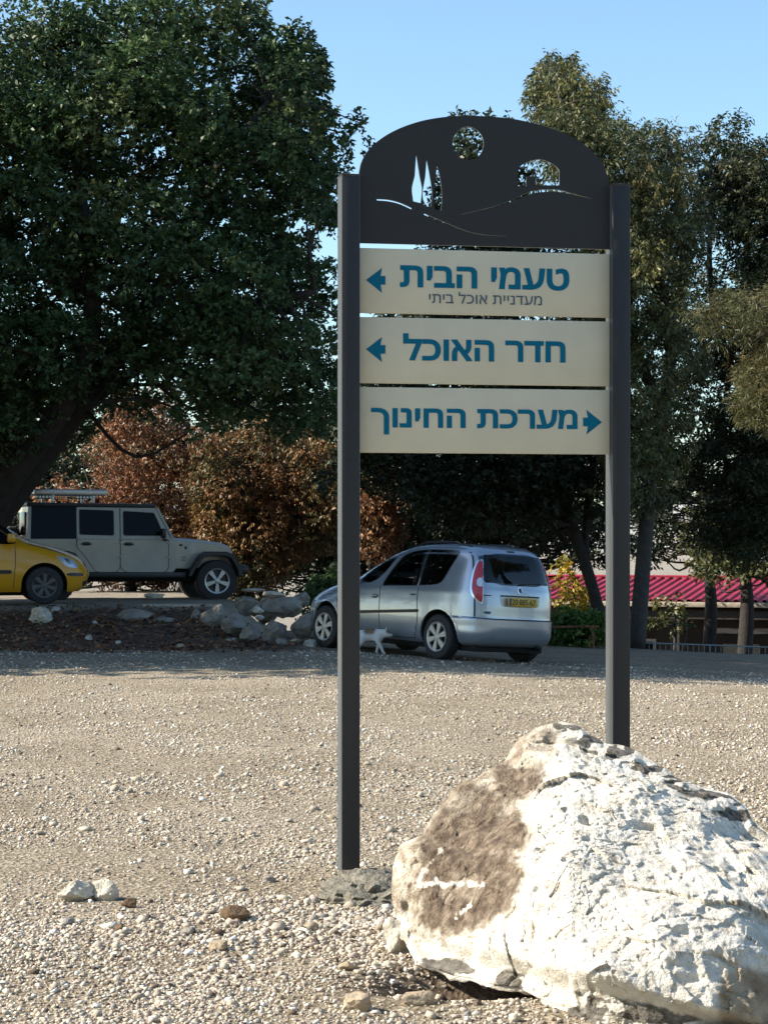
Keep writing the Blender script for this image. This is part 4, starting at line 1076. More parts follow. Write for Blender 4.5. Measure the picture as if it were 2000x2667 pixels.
    for y in (-.60, .60): k.box((-.36, y - .04, 1.93), (.98, y + .04, 2.04), ch=.02)
    for x in (-.30, .06, .42, .78): k.box((x - .03, -.60, 1.955), (x + .03, .60, 1.985), ch=.008)
    for x in (-.02, .72):
        for y in (-.58, .58): k.box((x - .03, y - .03, 1.77), (x + .03, y + .03, 1.95), ch=.006)
    rk = k.build('roof_rack', M['alu'], root)
    for x in (-.22, .52):
        k = MB(); k.box((x - .12, -.66, 1.86), (x + .18, -.60, 1.925), ch=.006); lb = k.build('lamp_bar', M['black'], rk)
        for q in range(5):
            MB().lathe([(0, .016), (.022, .012), (.027, 0)], Matrix.Translation((x - .095 + q * .06, -.661, 1.893)) @ Matrix.Scale(-1, 4, (0, 1, 0)), 14).build('lamp', M['lamp_lens'], lb)
offroader()
# ------------------------------------------------------------------ trees and shrubs
def leaves(name, cen, dirs, size, asp, cols, mat_, parent, g, droop=.3, curl=.25):
    """one pointed leaf per row: two quads folded along the midrib"""
    n = len(cen)
    d = dirs + np.array([0, 0, -droop]); d /= np.linalg.norm(d, axis=1)[:, None] + 1e-9
    q = g.normal(size=(n, 3)); q[:, 2] += 1.0
    s = np.cross(d, q); s /= np.linalg.norm(s, axis=1)[:, None] + 1e-9; u = np.cross(s, d)
    L = (size * g.uniform(.7, 1.3, n))[:, None]; W_ = L * asp * .5
    a = cen; t = cen + d * L - u * L * curl * .5; m = cen + d * L * .5 + u * L * .06
    l = m + s * W_ + u * L * curl * .2; r = m - s * W_ + u * L * curl * .2
    v = np.stack([a, l, t, r], 1).reshape(-1, 3); f = np.arange(4 * n).reshape(n, 4)
    return np_mesh(name, v, f, mat_, parent, col=np.clip(cols, 0, 1))

def sway(pts, rad, mb, n=8, k=5):
    c = catmull(pts, k); r = np.interp(np.linspace(0, 1, len(c)), np.linspace(0, 1, len(rad)), rad)
    mb.tube(c, list(r), n); return c, r

def plant(name, label, cat, Yc, poly, limbs, nclump, pal, size=.065, asp=.5, rclump=.55, nspray=60, nleaf=11, depth=2.5, droop=.3, spray=.22, holes=(), seed=1,
          bark='bark', group=None, trunk_name='trunk', thin=None, base=None, under=.25, up=.6, ylo=None, crown='crown', edge=.22, vary=.25):
    """poly: crown outline (photo pixels at distance Yc); limbs: list of (pixel path with optional distance, radii)"""
    g = np.random.default_rng(seed)
    px2 = lambda P: np.stack([(P[:, 0] - 1000) / FPX * Yc, CAMZ + (HZ - P[:, 1]) / FPX * Yc], 1)
    poly = px2(np.array(poly, float)); lo, hi = poly.min(0), poly.max(0); ctr = (lo + hi) / 2; half = (hi - lo) / 2
    first = limbs[0][0][0]
    b0 = at(first[0], first[1], first[2] if len(first) > 2 else Yc)
    if base is None: base = (b0[0], b0[1], gz(b0[0], b0[1]))
    base = np.array(base)
    root = empty(name, tuple(base), label, cat, group)
    mb = MB(); sk = []
    for path, rad in limbs:
        P = [at(q[0], q[1], q[2] if len(q) > 2 else Yc) for q in path]
        c, r = sway(P, rad, mb, 9); sk.append(np.hstack([c, r[:, None]]))
    sk = np.concatenate(sk)
    # clumps of foliage
    K = []; tries = 0
    while len(K) < nclump and tries < 200000:
        tries += 1
        p = g.uniform(lo, hi)
        if not inside(poly, p[:1], p[1:])[0]: continue
        rc = rclump * g.uniform(.6, 1.35)
        e = [(rc * .55, 0), (-rc * .55, 0), (0, rc * .5), (0, -rc * .35)]
        if not all(inside(poly, np.array([p[0] + a]), np.array([p[1] + b]))[0] for a, b in e): 
            rc *= .55
            if g.random() < .45: continue
        q = np.clip(np.abs((p - ctr) / half), 0, 1); dm = depth * math.sqrt(max(.08, 1 - .8 * max(q) ** 2))
        y = Yc + g.uniform(-1, 1) * dm
        if thin is not None and g.random() < thin(p): continue
        K.append((p[0], y, p[1], rc))
    K = np.array(K)
    cen = []; dr = []; cl = []
    for x, y, z, rc in K:
        # a twig back to the nearest limb
        dd = np.linalg.norm(sk[:, :3] - [x, y, z], axis=1) + .6 * np.maximum(0, sk[:, 2] - z); j = int(np.argmin(dd)); s0 = sk[j, :3]
        L = np.linalg.norm(s0 - [x, y, z]); r0 = min(.75 * sk[j, 3], .016 + .012 * L)
        mid = (s0 + [x, y, z]) / 2 + g.normal(size=3) * .10 * L + [0, 0, -.06 * L]
        sway([s0, mid, (x, y, z)], [r0, r0 * .7, .008], mb, 5, 4)
        ns = max(6, int(nspray * (rc / rclump) ** 2)); d = g.normal(size=(ns, 3)); d[:, 2] += up * .5; d /= np.linalg.norm(d, axis=1)[:, None]
        rr = rc * g.uniform(.35, 1.05, ns) ** .6
        o = np.array([x, y, z]) + d * rr[:, None] * np.array([1, 1, .72]); d2 = d + g.normal(size=(ns, 3)) * .45 + [0, 0, up * .3]; d2 /= np.linalg.norm(d2, axis=1)[:, None]
        c0 = np.array(pal[0])[g.choice(len(pal[0]), p=pal[1])] * g.uniform(1 - vary, 1 + vary)
        for k in range(nleaf):
            t = (k + .5) / nleaf; side = 1 if k % 2 else -1
            pp = o + d2 * (spray * t)[..., None] if np.ndim(t) else o + d2 * spray * t
            sd = np.cross(d2, g.normal(size=(ns, 3)) * .5 + [0, 0, 1.]); sd /= np.linalg.norm(sd, axis=1)[:, None] + 1e-9
            cen.append(pp + g.normal(size=(ns, 3)) * .012); dr.append(d2 * .55 + side * sd * .8 + g.normal(size=(ns, 3)) * .25)
            mixp = np.array(pal[0])[g.choice(len(pal[0]), ns, p=pal[1])]
            cl.append((.55 * c0 + .45 * mixp) * g.uniform(.75, 1.3, (ns, 1)))
    cen = np.concatenate(cen); dr = np.concatenate(dr); cl = np.concatenate(cl)
    jit = fbm(cen * 1.7, seed, 3)[:, None] * edge
    ok = inside(poly, cen[:, 0] + jit[:, 0], cen[:, 2] + jit[:, 0] * .7) | (g.random(len(cen)) < .002)
    for hx, hy, hr in holes:
        c = px2(np.array([[hx, hy]], float))[0]; rad = hr / FPX * Yc
        ok &= ~((np.hypot(cen[:, 0] - c[0], (cen[:, 2] - c[1])) < rad * (1 + jit[:, 0] * 1.6)) & (g.random(len(cen)) < .93))
    ok &= cen[:, 2] > base[2] + .03
    cen, dr, cl = cen[ok], dr[ok], cl[ok]
    mesh_obj(trunk_name, np.array(mb.v) - base, mb.f, M[bark], root, True)
    leaves(crown, cen - base, dr, size, asp, cl, M['leaf'], root, g, droop)
    return root, len(cen)

GREEN = ([(.042, .084, .032), (.058, .106, .040), (.082, .124, .046), (.034, .068, .033), (.11, .135, .047)], [.3, .28, .2, .15, .07])
OLIVE = ([(.062, .076, .028), (.085, .095, .033), (.042, .057, .022), (.150, .132, .040), (.18, .14, .045)], [.32, .26, .22, .14, .06])
DARK = ([(.026, .040, .018), (.035, .052, .022), (.022, .033, .018), (.06, .06, .025)], [.35, .3, .25, .1])
RUST = ([(.29, .12, .058), (.22, .092, .048), (.36, .19, .095), (.13, .07, .038), (.065, .066, .028), (.36, .25, .14)], [.25, .23, .13, .17, .14, .08])
RUSTG = ([(.29, .13, .060), (.36, .20, .09), (.16, .105, .045), (.065, .078, .028), (.20, .115, .04), (.05, .062, .026)], [.2, .14, .2, .2, .16, .1])
YELLOW = ([(.42, .27, .02), (.30, .24, .02), (.15, .17, .03), (.45, .20, .03)], [.4, .3, .2, .1])
FRESH = ([(.07, .14, .025), (.10, .17, .03), (.05, .10, .025), (.17, .19, .04)], [.35, .25, .3, .1])
PINE = ([(.075, .080, .028), (.10, .095, .032), (.055, .065, .024), (.15, .11, .045)], [.35, .25, .25, .15])

COUNT = 0
def P_(*a, **k):
    global COUNT
    r, n = plant(*a, **k); COUNT += n; return r

# the big tree on the left
big = [(-260, 300), (-200, 120), (-60, 60), (20, 95), (70, 60), (110, 25), (160, 50), (200, 75), (225, -10), (270, 5), (300, 45), (345, 40), (370, -15), (440, 10), (480, 20), (520, 45), (560, 30), (590, -20), (690, 15), (730, 75),
       (705, 120), (760, 120), (800, 105), (850, 190), (880, 280), (868, 330), (905, 345), (950, 325), (962, 360), (905, 420), (900, 650), (900, 900), (885, 1140), (800, 1130), (740, 1160), (700, 1120), (600, 1090), (520, 1150),
       (440, 1040), (380, 1090), (300, 1060), (230, 1100), (120, 1190), (0, 1230), (-150, 1250), (-260, 900)]
T1 = 37.2
limbs = [([(-175, 1625), (-120, 1500), (-30, 1370), (70, 1235), (180, 1085), (330, 885), (450, 700), (560, 525), (640, 330)], [.36, .32, .29, .27, .25, .20, .15, .10, .04]),
         ([(-60, 1420, 37.1), (20, 1260, 36.7), (110, 1140, 36.3), (200, 1000, 36.0), (240, 860, 35.8), (230, 640, 35.6), (190, 380, 35.6)], [.28, .24, .2, .19, .16, .12, .05]),
         ([(330, 885), (480, 840, 36.4), (640, 800, 35.8), (820, 760, 35.2)], [.2, .15, .1, .05]),
         ([(450, 700), (600, 600, 37.8), (740, 520, 38.2), (840, 470, 38.5)], [.16, .13, .1, .04]),
         ([(560, 525), (480, 380), (420, 200), (400, 90)], [.12, .09, .06, .03]),
         ([(180, 1085), (330, 980, 38.2), (500, 880, 39.0), (700, 800, 39.5)], [.14, .1, .07, .03]),
         ([(70, 1235), (-80, 1000), (-170, 700), (-180, 400)], [.22, .18, .13, .05]),
         ([(450, 700), (500, 560, 36.2), (580, 420, 35.6), (700, 260, 35.3)], [.13, .1, .07, .03])]
hol = [(265, 945, 32), (210, 950, 22), (520, 945, 22), (395, 930, 20), (330, 405, 22), (560, 345, 20), (600, 745, 20), (640, 310, 18), (430, 655, 20), (50, 400, 24), (680, 585, 16), (780, 780, 20), (350, 980, 26), (180, 810, 18),
       (450, 600, 16), (290, 230, 12), (500, 440, 14), (800, 570, 16), (60, 560, 16), (130, 900, 18), (740, 880, 14), (830, 850, 14), (100, 480, 15), (380, 520, 13), (620, 480, 15), (720, 430, 14), (240, 500, 12), (520, 680, 17), (300, 760, 18), (130, 720, 16), (680, 800, 18), (850, 620, 13), (420, 820, 15), (60, 900, 20), (560, 860, 15), (790, 950, 16), (640, 960, 15), (330, 590, 12), (820, 420, 12)]
P_('broadleaf_tree', 'huge dark green tree with a leaning trunk filling the upper left', 'tree', T1, big, limbs, 540, GREEN, size=.105, asp=.55, rclump=.47, nspray=42, nleaf=10, depth=3.4, droop=.2, spray=.22, holes=hol, seed=3, edge=.10, vary=.4)
# trees standing left of the picture whose shade falls across the back of the gravel
for cx, cy, hh, sd_, lab in ((-11.4, 27.9, 12.3, 71, 'dense tree beyond the left edge whose shade crosses the gravel, nearest one'), (-12.6, 31.6, 13.0, 72, 'dense tree beyond the left edge behind the yellow car'),
                             (-13.0, 35.6, 12.5, 73, 'dense tree beyond the left edge beside the leaning trunk')):
    k = FPX / cy; X0 = 1000 + cx * k; yb = HZ + CAMZ * k; top = HZ - (hh - CAMZ) * k; rw = 3.3 * k; bot = yb - 1.9 * k
    pl = [(X0 + rw * math.copysign(abs(math.cos(t)) ** .7, math.cos(t)) * (1 + .08 * math.sin(5 * t)), (top + bot) / 2 - (bot - top) / 2 * math.sin(t)) for t in np.linspace(0, 2 * math.pi, 28, endpoint=False)]
    P_('broadleaf_tree', lab, 'tree', cy, pl, [([(X0, yb), (X0 + 20, yb - 2.2 * k), (X0, (top + yb) / 2), (X0 + 30, top + k)], [.3, .24, .16, .04])], 140, GREEN, size=.20, asp=.6, rclump=.95, nspray=34, nleaf=8, depth=2.6, spray=.45, seed=sd_)
# unseen trees added behind the viewpoint: they keep part of the sky off the shaded faces
def added_screen_tree(x, y, h, r, label, sd_):
    g = np.random.default_rng(sd_); n = 5200; z0 = gz(x, y); root = empty('broadleaf_tree', (x, y, z0), label, 'tree')
    mb = MB(); sway([(0, 0, -.2), (.1, .05, h * .25), (-.1, 0, h * .5), (0, .1, h * .85)], [.3, .24, .16, .04], mb)
    for k in range(7):
        a = k * 2.4; sway([(0, 0, h * (.25 + .05 * k)), (r * .4 * math.cos(a), r * .4 * math.sin(a), h * (.35 + .06 * k)), (r * .8 * math.cos(a), r * .8 * math.sin(a), h * (.4 + .07 * k))], [.14, .09, .03], mb, 6)
    mesh_obj('trunk', mb.v, mb.f, M['bark'], root, True)
    K = g.normal(size=(60, 3)); K /= np.linalg.norm(K, axis=1)[:, None]; K = K * g.uniform(.3, .9, (60, 1)) * [r, r, h * .40] + [0, 0, h * .58]
    c = K[g.integers(0, 60, n)] + g.normal(size=(n, 3)) * r * .17; c = c[c[:, 2] > .6]; n = len(c)
    pal = np.array(GREEN[0]); leaves('crown', c, g.normal(size=(n, 3)), .34, .6, pal[g.choice(5, n, p=GREEN[1])], M['leaf'], root, g)
for k, (x, y, h, r, what) in enumerate(((-17, -9, 11, 4.8, 'leftmost'), (-8.5, -11, 12.5, 5.0, 'second from the left'), (0.5, -10, 12, 5.0, 'middle'), (9.5, -11, 12.5, 5.0, 'second from the right'), (18, -9, 12, 5, 'rightmost'))):
    added_screen_tree(x, y, h, r, what + ' of the five unseen green trees added behind the viewpoint to hold back skylight', 90 + k)
# tall loose trees on the right
R1 = [(1368, 260), (1372, 215), (1400, 165), (1440, 140), (1490, 148), (1510, 200), (1530, 250), (1560, 205), (1600, 245), (1600, 320), (1640, 318), (1700, 295), (1760, 305), (1790, 350), (1795, 450), (1850, 600), (1800, 800), (1830, 1000), (1800, 1200), (1740, 1330), (1650, 1380), (1560, 1330), (1500, 1000), (1450, 700), (1390, 450)]
P_('tall_tree', 'tall loose tree right of the sign with a straight grey trunk', 'tree', 39.5, R1,
   [([(1658, 1692), (1672, 1500), (1690, 1300), (1722, 1100), (1745, 900), (1700, 650), (1640, 450)], [.165, .15, .14, .125, .10, .07, .03]), ([(1735, 1100), (1650, 900), (1560, 650), (1500, 420), (1450, 230)], [.12, .1, .08, .06, .02]),
    ([(1745, 900), (1780, 700), (1760, 450), (1720, 340)], [.1, .08, .05, .02]), ([(1720, 1180), (1620, 1080), (1560, 950)], [.1, .07, .03])],
   190, OLIVE, size=.105, asp=.30, rclump=.55, nspray=62, nleaf=10, depth=2.2, droop=.9, spray=.30, seed=8, up=.1, bark='pale_bark',
   holes=[(1480, 290, 22), (1640, 420, 16), (1720, 560, 20), (1600, 520, 18), (1690, 760, 22), (1780, 1010, 26), (1700, 920, 24), (1660, 1000, 20), (1780, 1150, 30), (1740, 1260, 26), (1620, 900, 18), (1550, 430, 14), (1690, 400, 13), (1800, 900, 24)])
R0 = [(1368, 250), (1372, 215), (1400, 165), (1435, 138), (1460, 150), (1490, 146), (1508, 200), (1530, 240), (1560, 200), (1588, 225), (1600, 260), (1596, 330), (1570, 420), (1500, 470), (1420, 400), (1380, 320)]
P_('tall_tree', 'slender tree whose round top rises above the right shoulder of the sign', 'tree', 42.8, R0, [([(1600, 1690), (1590, 1300), (1560, 900), (1520, 600), (1480, 400), (1450, 220)], [.16, .14, .11, .08, .05, .02]), ([(1520, 600), (1560, 420), (1575, 280)], [.05, .035, .015])],
   72, OLIVE, size=.11, asp=.32, rclump=.40, nspray=40, nleaf=9, depth=1.1, droop=.8, spray=.24, seed=18, up=.1, bark='pale_bark', edge=.10, vary=.4, holes=[(1545, 300, 12), (1470, 260, 10), (1505, 350, 12)])
R2 = [(1800, 420), (1815, 360), (1850, 330), (1890, 300), (1935, 285), (1960, 345), (2010, 330), (2150, 330), (2250, 600), (2200, 1100), (2060, 1400), (1950, 1470), (1850, 1440), (1760, 1400), (1720, 1250), (1750, 1050), (1780, 900), (1815, 650)]
P_('tall_tree', 'dark spreading tree at the right edge of the photo above the red roof', 'tree', 43.0, R2,
   [([(2080, 1700), (2060, 1400), (2000, 1100), (1960, 800), (1930, 500)], [.24, .2, .16, .11, .04]), ([(2000, 1100), (1900, 950), (1850, 750), (1850, 500)], [.12, .1, .07, .03]), ([(2060, 1400), (1930, 1250), (1850, 1150)], [.12, .08, .03]), ([(1960, 800), (2060, 600), (2100, 450)], [.1, .07, .03])],
   215, (DARK[0] + OLIVE[0][:2], [.25, .2, .15, .1, .18, .12]), size=.11, asp=.36, rclump=.60, nspray=58, nleaf=10, depth=2.4, droop=.7, spray=.30, seed=9, up=.2,
   holes=[(1920, 720, 24), (1960, 640, 20), (1890, 760, 18), (1860, 1000, 26), (1960, 1000, 28), (1800, 1080, 30), (1880, 1180, 26), (1760, 1240, 30), (1980, 560, 18), (2000, 1200, 22), (1830, 1290, 30), (1790, 1330, 34), (1900, 1300, 24), (1850, 880, 22), (1990, 850, 22), (1800, 1130, 34), (1870, 560, 15), (1930, 420, 12), (1840, 1210, 26), (1950, 1120, 22)])
CC = [(1075, 570), (1135, 500), (1160, 420), (1180, 300), (1225, 290), (1290, 350), (1380, 420), (1430, 600), (1560, 800), (1600, 1150), (1620, 1380), (1500, 1330), (1420, 1440), (1300, 1400), (1150, 1400), (1060, 1320), (960, 1280), (860, 1330), (830, 1180), (900, 1000), (950, 760), (1060, 680)]
P_('evergreen_tree', 'dark evergreen tree standing behind the sign with leaning thin stems', 'tree', 41.5, CC,
   [([(1572, 1665), (1545, 1540), (1500, 1400), (1440, 1230), (1330, 1000), (1260, 700), (1215, 400)], [.14, .12, .12, .12, .1, .07, .02]), ([(1570, 1600), (1530, 1480), (1530, 1300), (1560, 1100), (1520, 900)], [.08, .07, .06, .05, .02]),
    ([(1440, 1230), (1250, 1150), (1050, 1200), (920, 1220)], [.09, .08, .06, .02]), ([(1330, 1000), (1180, 900), (1050, 700)], [.08, .06, .02])],
   215, DARK, size=.12, asp=.45, rclump=.62, nspray=50, nleaf=9, depth=2.6, droop=.4, spray=.28, seed=10, holes=[(1260, 380, 26), (1220, 355, 14), (1110, 450, 26), (1240, 410, 14), (1390, 450, 14), (1100, 650, 20), (1350, 690, 20)])
# overhanging pine branch at the right edge
PN = [(1785, 800), (1850, 765), (1900, 742), (1960, 765), (2020, 735), (2200, 700), (2290, 1000), (2150, 1180), (2040, 1140), (1980, 1125), (1930, 1075), (1905, 985), (1850, 900), (1800, 850)]
P_('pine_tree', 'olive pine whose sunlit branch hangs in from the right edge', 'tree', 28.0, PN,
   [([(2420, 1730), (2410, 1400), (2380, 1100), (2330, 800), (2300, 500)], [.2, .18, .16, .12, .04]), ([(2380, 1100), (2250, 1000), (2100, 940), (1960, 880), (1850, 830)], [.08, .06, .04, .03, .01]), ([(2370, 1050), (2200, 900), (2080, 850), (1980, 800)], [.07, .05, .03, .01])],
   80, PINE, size=.10, asp=.10, rclump=.32, nspray=70, nleaf=16, depth=1.0, droop=.5, spray=.16, seed=12)
# rusty autumn trees behind the off-road car
S1 = [(90, 1290), (180, 1190), (240, 1120), (280, 1040), (300, 990), (340, 1030), (385, 985), (430, 1010), (480, 1080), (560, 1090), (600, 1300), (600, 1520), (300, 1550), (90, 1450)]
P_('autumn_tree', 'reddish brown autumn tree right behind the off-road car', 'tree', 45.5, S1, [([(340, 1560), (345, 1400), (360, 1250), (350, 1080)], [.14, .12, .09, .03]), ([(345, 1420), (430, 1300), (480, 1150)], [.09, .06, .02]), ([(343, 1440), (260, 1320), (220, 1220)], [.08, .06, .02])],
   150, RUST, size=.09, asp=.42, rclump=.46, nspray=52, nleaf=8, depth=1.5, droop=.9, spray=.24, seed=14, up=.1, edge=.42, vary=.4)
S2 = [(480, 1160), (530, 1110), (600, 1120), (660, 1080), (720, 1130), (800, 1120), (870, 1150), (960, 1200), (920, 1260), (880, 1350), (900, 1430), (850, 1450), (770, 1460), (720, 1560), (620, 1570), (520, 1560), (490, 1420)]
P_('autumn_tree', 'orange and olive autumn tree between the off-road car and the left sign post', 'tree', 44.5, S2, [([(640, 1600), (645, 1450), (660, 1300), (650, 1150)], [.13, .11, .08, .03]), ([(645, 1440), (740, 1330), (800, 1200)], [.08, .06, .02]), ([(645, 1460), (570, 1330), (540, 1220)], [.07, .05, .02])],
   160, RUSTG, size=.09, asp=.42, rclump=.44, nspray=52, nleaf=8, depth=1.5, droop=.9, spray=.24, seed=15, up=.1, edge=.42, vary=.4)
S3 = [(900, 1190), (950, 1230), (1000, 1220), (1050, 1290), (1060, 1400), (1000, 1470), (930, 1440), (890, 1400)]
P_('autumn_tree', 'small brown autumn tree behind the front of the silver car', 'tree', 43.0, S3, [([(965, 1680), (965, 1500), (975, 1380), (970, 1260)], [.08, .07, .05, .02])],
   50, RUST, size=.095, asp=.42, rclump=.38, nspray=40, nleaf=8, depth=.9, droop=.9, spray=.24, seed=16, up=.1, edge=.42, vary=.4)
# dark trees closing the view farther back
for pl, yy, lab, sd_, pal_, nn in (
        ([(-200, 1020), (0, 1010), (200, 1020), (330, 1060), (420, 1200), (400, 1500), (100, 1540), (-200, 1500)], 52, 'dark background tree behind the roof rack of the off-road car', 31, DARK, 120),
        ([(560, 1040), (700, 1000), (900, 1050), (1050, 1150), (1150, 1250), (1120, 1450), (1000, 1560), (900, 1570), (800, 1560), (640, 1520), (560, 1380)], 53, 'dark background tree behind the orange autumn tree', 32, DARK, 190),
        ([(1020, 1220), (1200, 1180), (1450, 1250), (1600, 1330), (1660, 1400), (1640, 1480), (1550, 1480), (1400, 1480), (1150, 1470), (1020, 1420)], 54, 'dark background tree above the roof of the silver car', 33, DARK, 110),
        ([(1790, 1400), (1850, 1340), (1950, 1330), (2100, 1300), (2150, 1480), (1980, 1530), (1860, 1520), (1800, 1480)], 50, 'yellow-green leafy tree in front of the red roof at the right edge', 34, OLIVE, 46),
        ([(1600, 1180), (1700, 1120), (1850, 1150), (2000, 1120), (2120, 1200), (2100, 1400), (1950, 1460), (1800, 1440), (1690, 1470), (1600, 1440)], 56, 'dark background tree above the red roof', 35, DARK, 95)):
    x0 = sum(p[0] for p in pl) / len(pl)
    P_('background_tree', lab, 'tree', yy, pl, [([(x0, 1750), (x0 + 10, 1560), (x0 - 10, 1400), (x0, 1250)], [.2, .16, .1, .04])], nn, pal_, holes=[(1780, 1160, 40), (1840, 1250, 44), (1770, 1320, 40), (1900, 1210, 30), (1700, 1240, 30), (1830, 1370, 30), (250, 1150, 24), (200, 1080, 20)], size=.13, asp=.5, rclump=.75, nspray=36, nleaf=8, depth=2.2, spray=.34, seed=sd_, group='trees closing the view behind the car park')
# small plants behind the silver car
P_('yellow_tree', 'small tree with yellow autumn leaves right of the silver car', 'tree', 46.0, [(1440, 1600), (1455, 1530), (1450, 1480), (1478, 1432), (1505, 1450), (1500, 1490), (1530, 1530), (1525, 1600)],
   [([(1500, 1690), (1498, 1600), (1490, 1500)], [.05, .04, .015])], 20, YELLOW, size=.11, asp=.5, rclump=.32, nspray=18, nleaf=7, depth=.6, droop=.6, spray=.22, seed=41, trunk_name='stem')
P_('shrub', 'green shrub in the shade right of the silver car', 'shrub', 37.6, [(1400, 1700), (1410, 1620), (1440, 1590), (1490, 1570), (1540, 1585), (1580, 1620), (1590, 1700)],
   [([(1490, 1705), (1490, 1660), (1500, 1610)], [.03, .025, .01])], 42, FRESH, size=.08, asp=.5, rclump=.26, nspray=30, nleaf=8, depth=.5, droop=.3, spray=.15, seed=42, trunk_name='stem', crown='foliage')
P_('shrub', 'green shrub between the rubble and the front of the silver car', 'shrub', 40.0, [(775, 1600), (790, 1530), (830, 1470), (850, 1500), (885, 1455), (910, 1500), (930, 1560), (915, 1640), (850, 1640)],
   [([(810, 1660), (810, 1600), (815, 1520)], [.03, .025, .01])], 34, (GREEN[0][:4] + FRESH[0][:2], [.2, .2, .15, .15, .15, .15]), size=.085, asp=.5, rclump=.28, nspray=30, nleaf=8, depth=.5, droop=.3, spray=.16, seed=43, trunk_name='stem', crown='foliage')
P_('young_tree', 'slim young tree with a pale trunk in front of the dark building wall', 'tree', 45.0, [(1690, 1620), (1700, 1560), (1740, 1540), (1790, 1560), (1820, 1620), (1790, 1650), (1730, 1640)],
   [([(1757, 1700), (1758, 1640), (1755, 1580)], [.045, .04, .012]), ([(1778, 1700), (1784, 1650), (1788, 1600)], [.04, .035, .012])], 9, OLIVE, size=.11, asp=.45, rclump=.24, nspray=12, nleaf=7, depth=.4, droop=.6, spray=.2, seed=44, bark='pale_bark')

# leaf litter on the bank
def litter():
    g = np.random.default_rng(6); n = 5200
    y = g.uniform(29.4, 34.8, n); x = g.uniform(-7.5, -1.0, n); n1 = fbm(np.stack([x * .8, y * 1.2, 0 * x], 1), 8, 3); k = g.random(n) < np.clip(.5 + .9 * n1 + .25 * (x < -3.5), .06, 1)
    x, y = x[k], y[k]; n = len(x); z = ground_h(x, y) + g.uniform(.004, .03, n)
    d = g.normal(size=(n, 3)); d[:, 2] *= .3
    pal = np.array([(.17, .065, .03), (.11, .05, .026), (.24, .12, .05), (.07, .04, .025), (.30, .20, .10)]); c = pal[g.choice(5, n, p=[.3, .3, .15, .17, .08])] * g.uniform(.7, 1.3, (n, 1))
    o = leaves('leaf_litter', np.stack([x, y, z], 1), d, .075, .55, c, M['litter'], None, g, 0, .3)
    tag(o, 'reddish dry leaves scattered over the dirt bank', 'leaf litter', kind='stuff')
litter()
print('LEAVES', COUNT)
# ------------------------------------------------------------------ building with the red roof
def building():
    yaw = R(-20); o = np.array([11.2, 58.0, -3.4]); root = empty('building', None, 'low dark building with a red ribbed metal roof beyond the fence', 'building', mat=Matrix.Translation(o) @ Matrix.Rotation(yaw, 4, 'Z'))
    Lh, D, ez, rz = 10.5, 7.5, 3.30, 3.82
    b = MB(); b.box((-Lh, 0, 0), (Lh, .25, 3.05)); b.box((-Lh, D, 0), (Lh, D + .2, 3.05)); b.box((-Lh, .25, 0), (-Lh + .25, D, 3.05)); b.box((Lh - .25, .25, 0), (Lh, D, 3.05)); b.build('wall', M['wall_dark'], root, False)
    b = MB(); f_ = MB()
    for s in (1, -1):
        y0, y1 = (-1.0, D / 2) if s > 0 else (D + 1.0, D / 2)
        sl = (rz - ez) / (D / 2 + 1.0)
        pr = []; n = 84; w_ = 2 * (Lh + .4) / n
        for i in range(n):
            x = -Lh - .4 + i * w_
            pr += [(x, 0), (x + w_ * .45, 0), (x + w_ * .55, .05), (x + w_ * .9, .05)]
        pr.append((Lh + .4, 0))
        v = [(x, y0, ez + h) for x, h in pr] + [(x, y1, rz + h) for x, h in pr]; m = len(pr)
        f = [(i, i + 1, i + 1 + m, i + m) if s > 0 else (i, i + m, i + 1 + m, i + 1) for i in range(m - 1)]
        b.add(v, f); v2 = [(x, y, z - .06) for x, y, z in v]; b.add(v2, [q[::-1] for q in f])
    rf = b.build('roof', M['red_roof'], root, False)
    MB().box((-Lh - .4, D / 2 - .12, rz + .03), (Lh + .4, D / 2 + .12, rz + .10), ch=.02).build('ridge_cap', M['red_roof'], rf)
    MB().box((-Lh - .4, -1.12, ez - .16), (Lh + .4, -1.005, ez - .02), ch=.02).build('gutter', M['wood'], root)
    MB().box((-Lh, -.95, ez - .50), (Lh, -.80, ez - .26), ch=.02).build('veranda_beam', M['wall_dark'], root)
    b = MB()
    pr = []
    for i in range(60):
        x = -2 + i * .07; pr += [(x, 0), (x + .035, .02)]
    aw = MB(); v = [(x, -1.9, 2.46 + h) for x, h in pr] + [(x, -.85, 2.56 + h) for x, h in pr]; m = len(pr); aw.add(v, [(i, i + 1, i + 1 + m, i + m) for i in range(m - 1)]); aw.add([(x, y, z - .03) for x, y, z in v], [(i, i + m, i + 1 + m, i + 1) for i in range(m - 1)]); aw.build('awning', M['wall_dark'], root, False)
    for x in (-9, -6, -3, 0, 3, 6, 9): MB().box((x - .07, -.94, 0), (x + .07, -.81, ez - .5), ch=.01).build('veranda_post', M['wall_dark'], root)
    for x in (-7.5, -4.5, 1.5, 4.5, 7.5):
        fr = MB().box((x - .7, -.03, 1.0), (x + .7, -.005, 2.2)).build('window', M['white'], root, False); MB().box((x - .62, -.045, 1.08), (x + .62, -.032, 2.12)).build('pane', M['glass'], fr, False)
    MB().box((-1.9, -.04, .02), (-.9, -.006, 2.1)).build('door', M['wood'], root, False)
building()

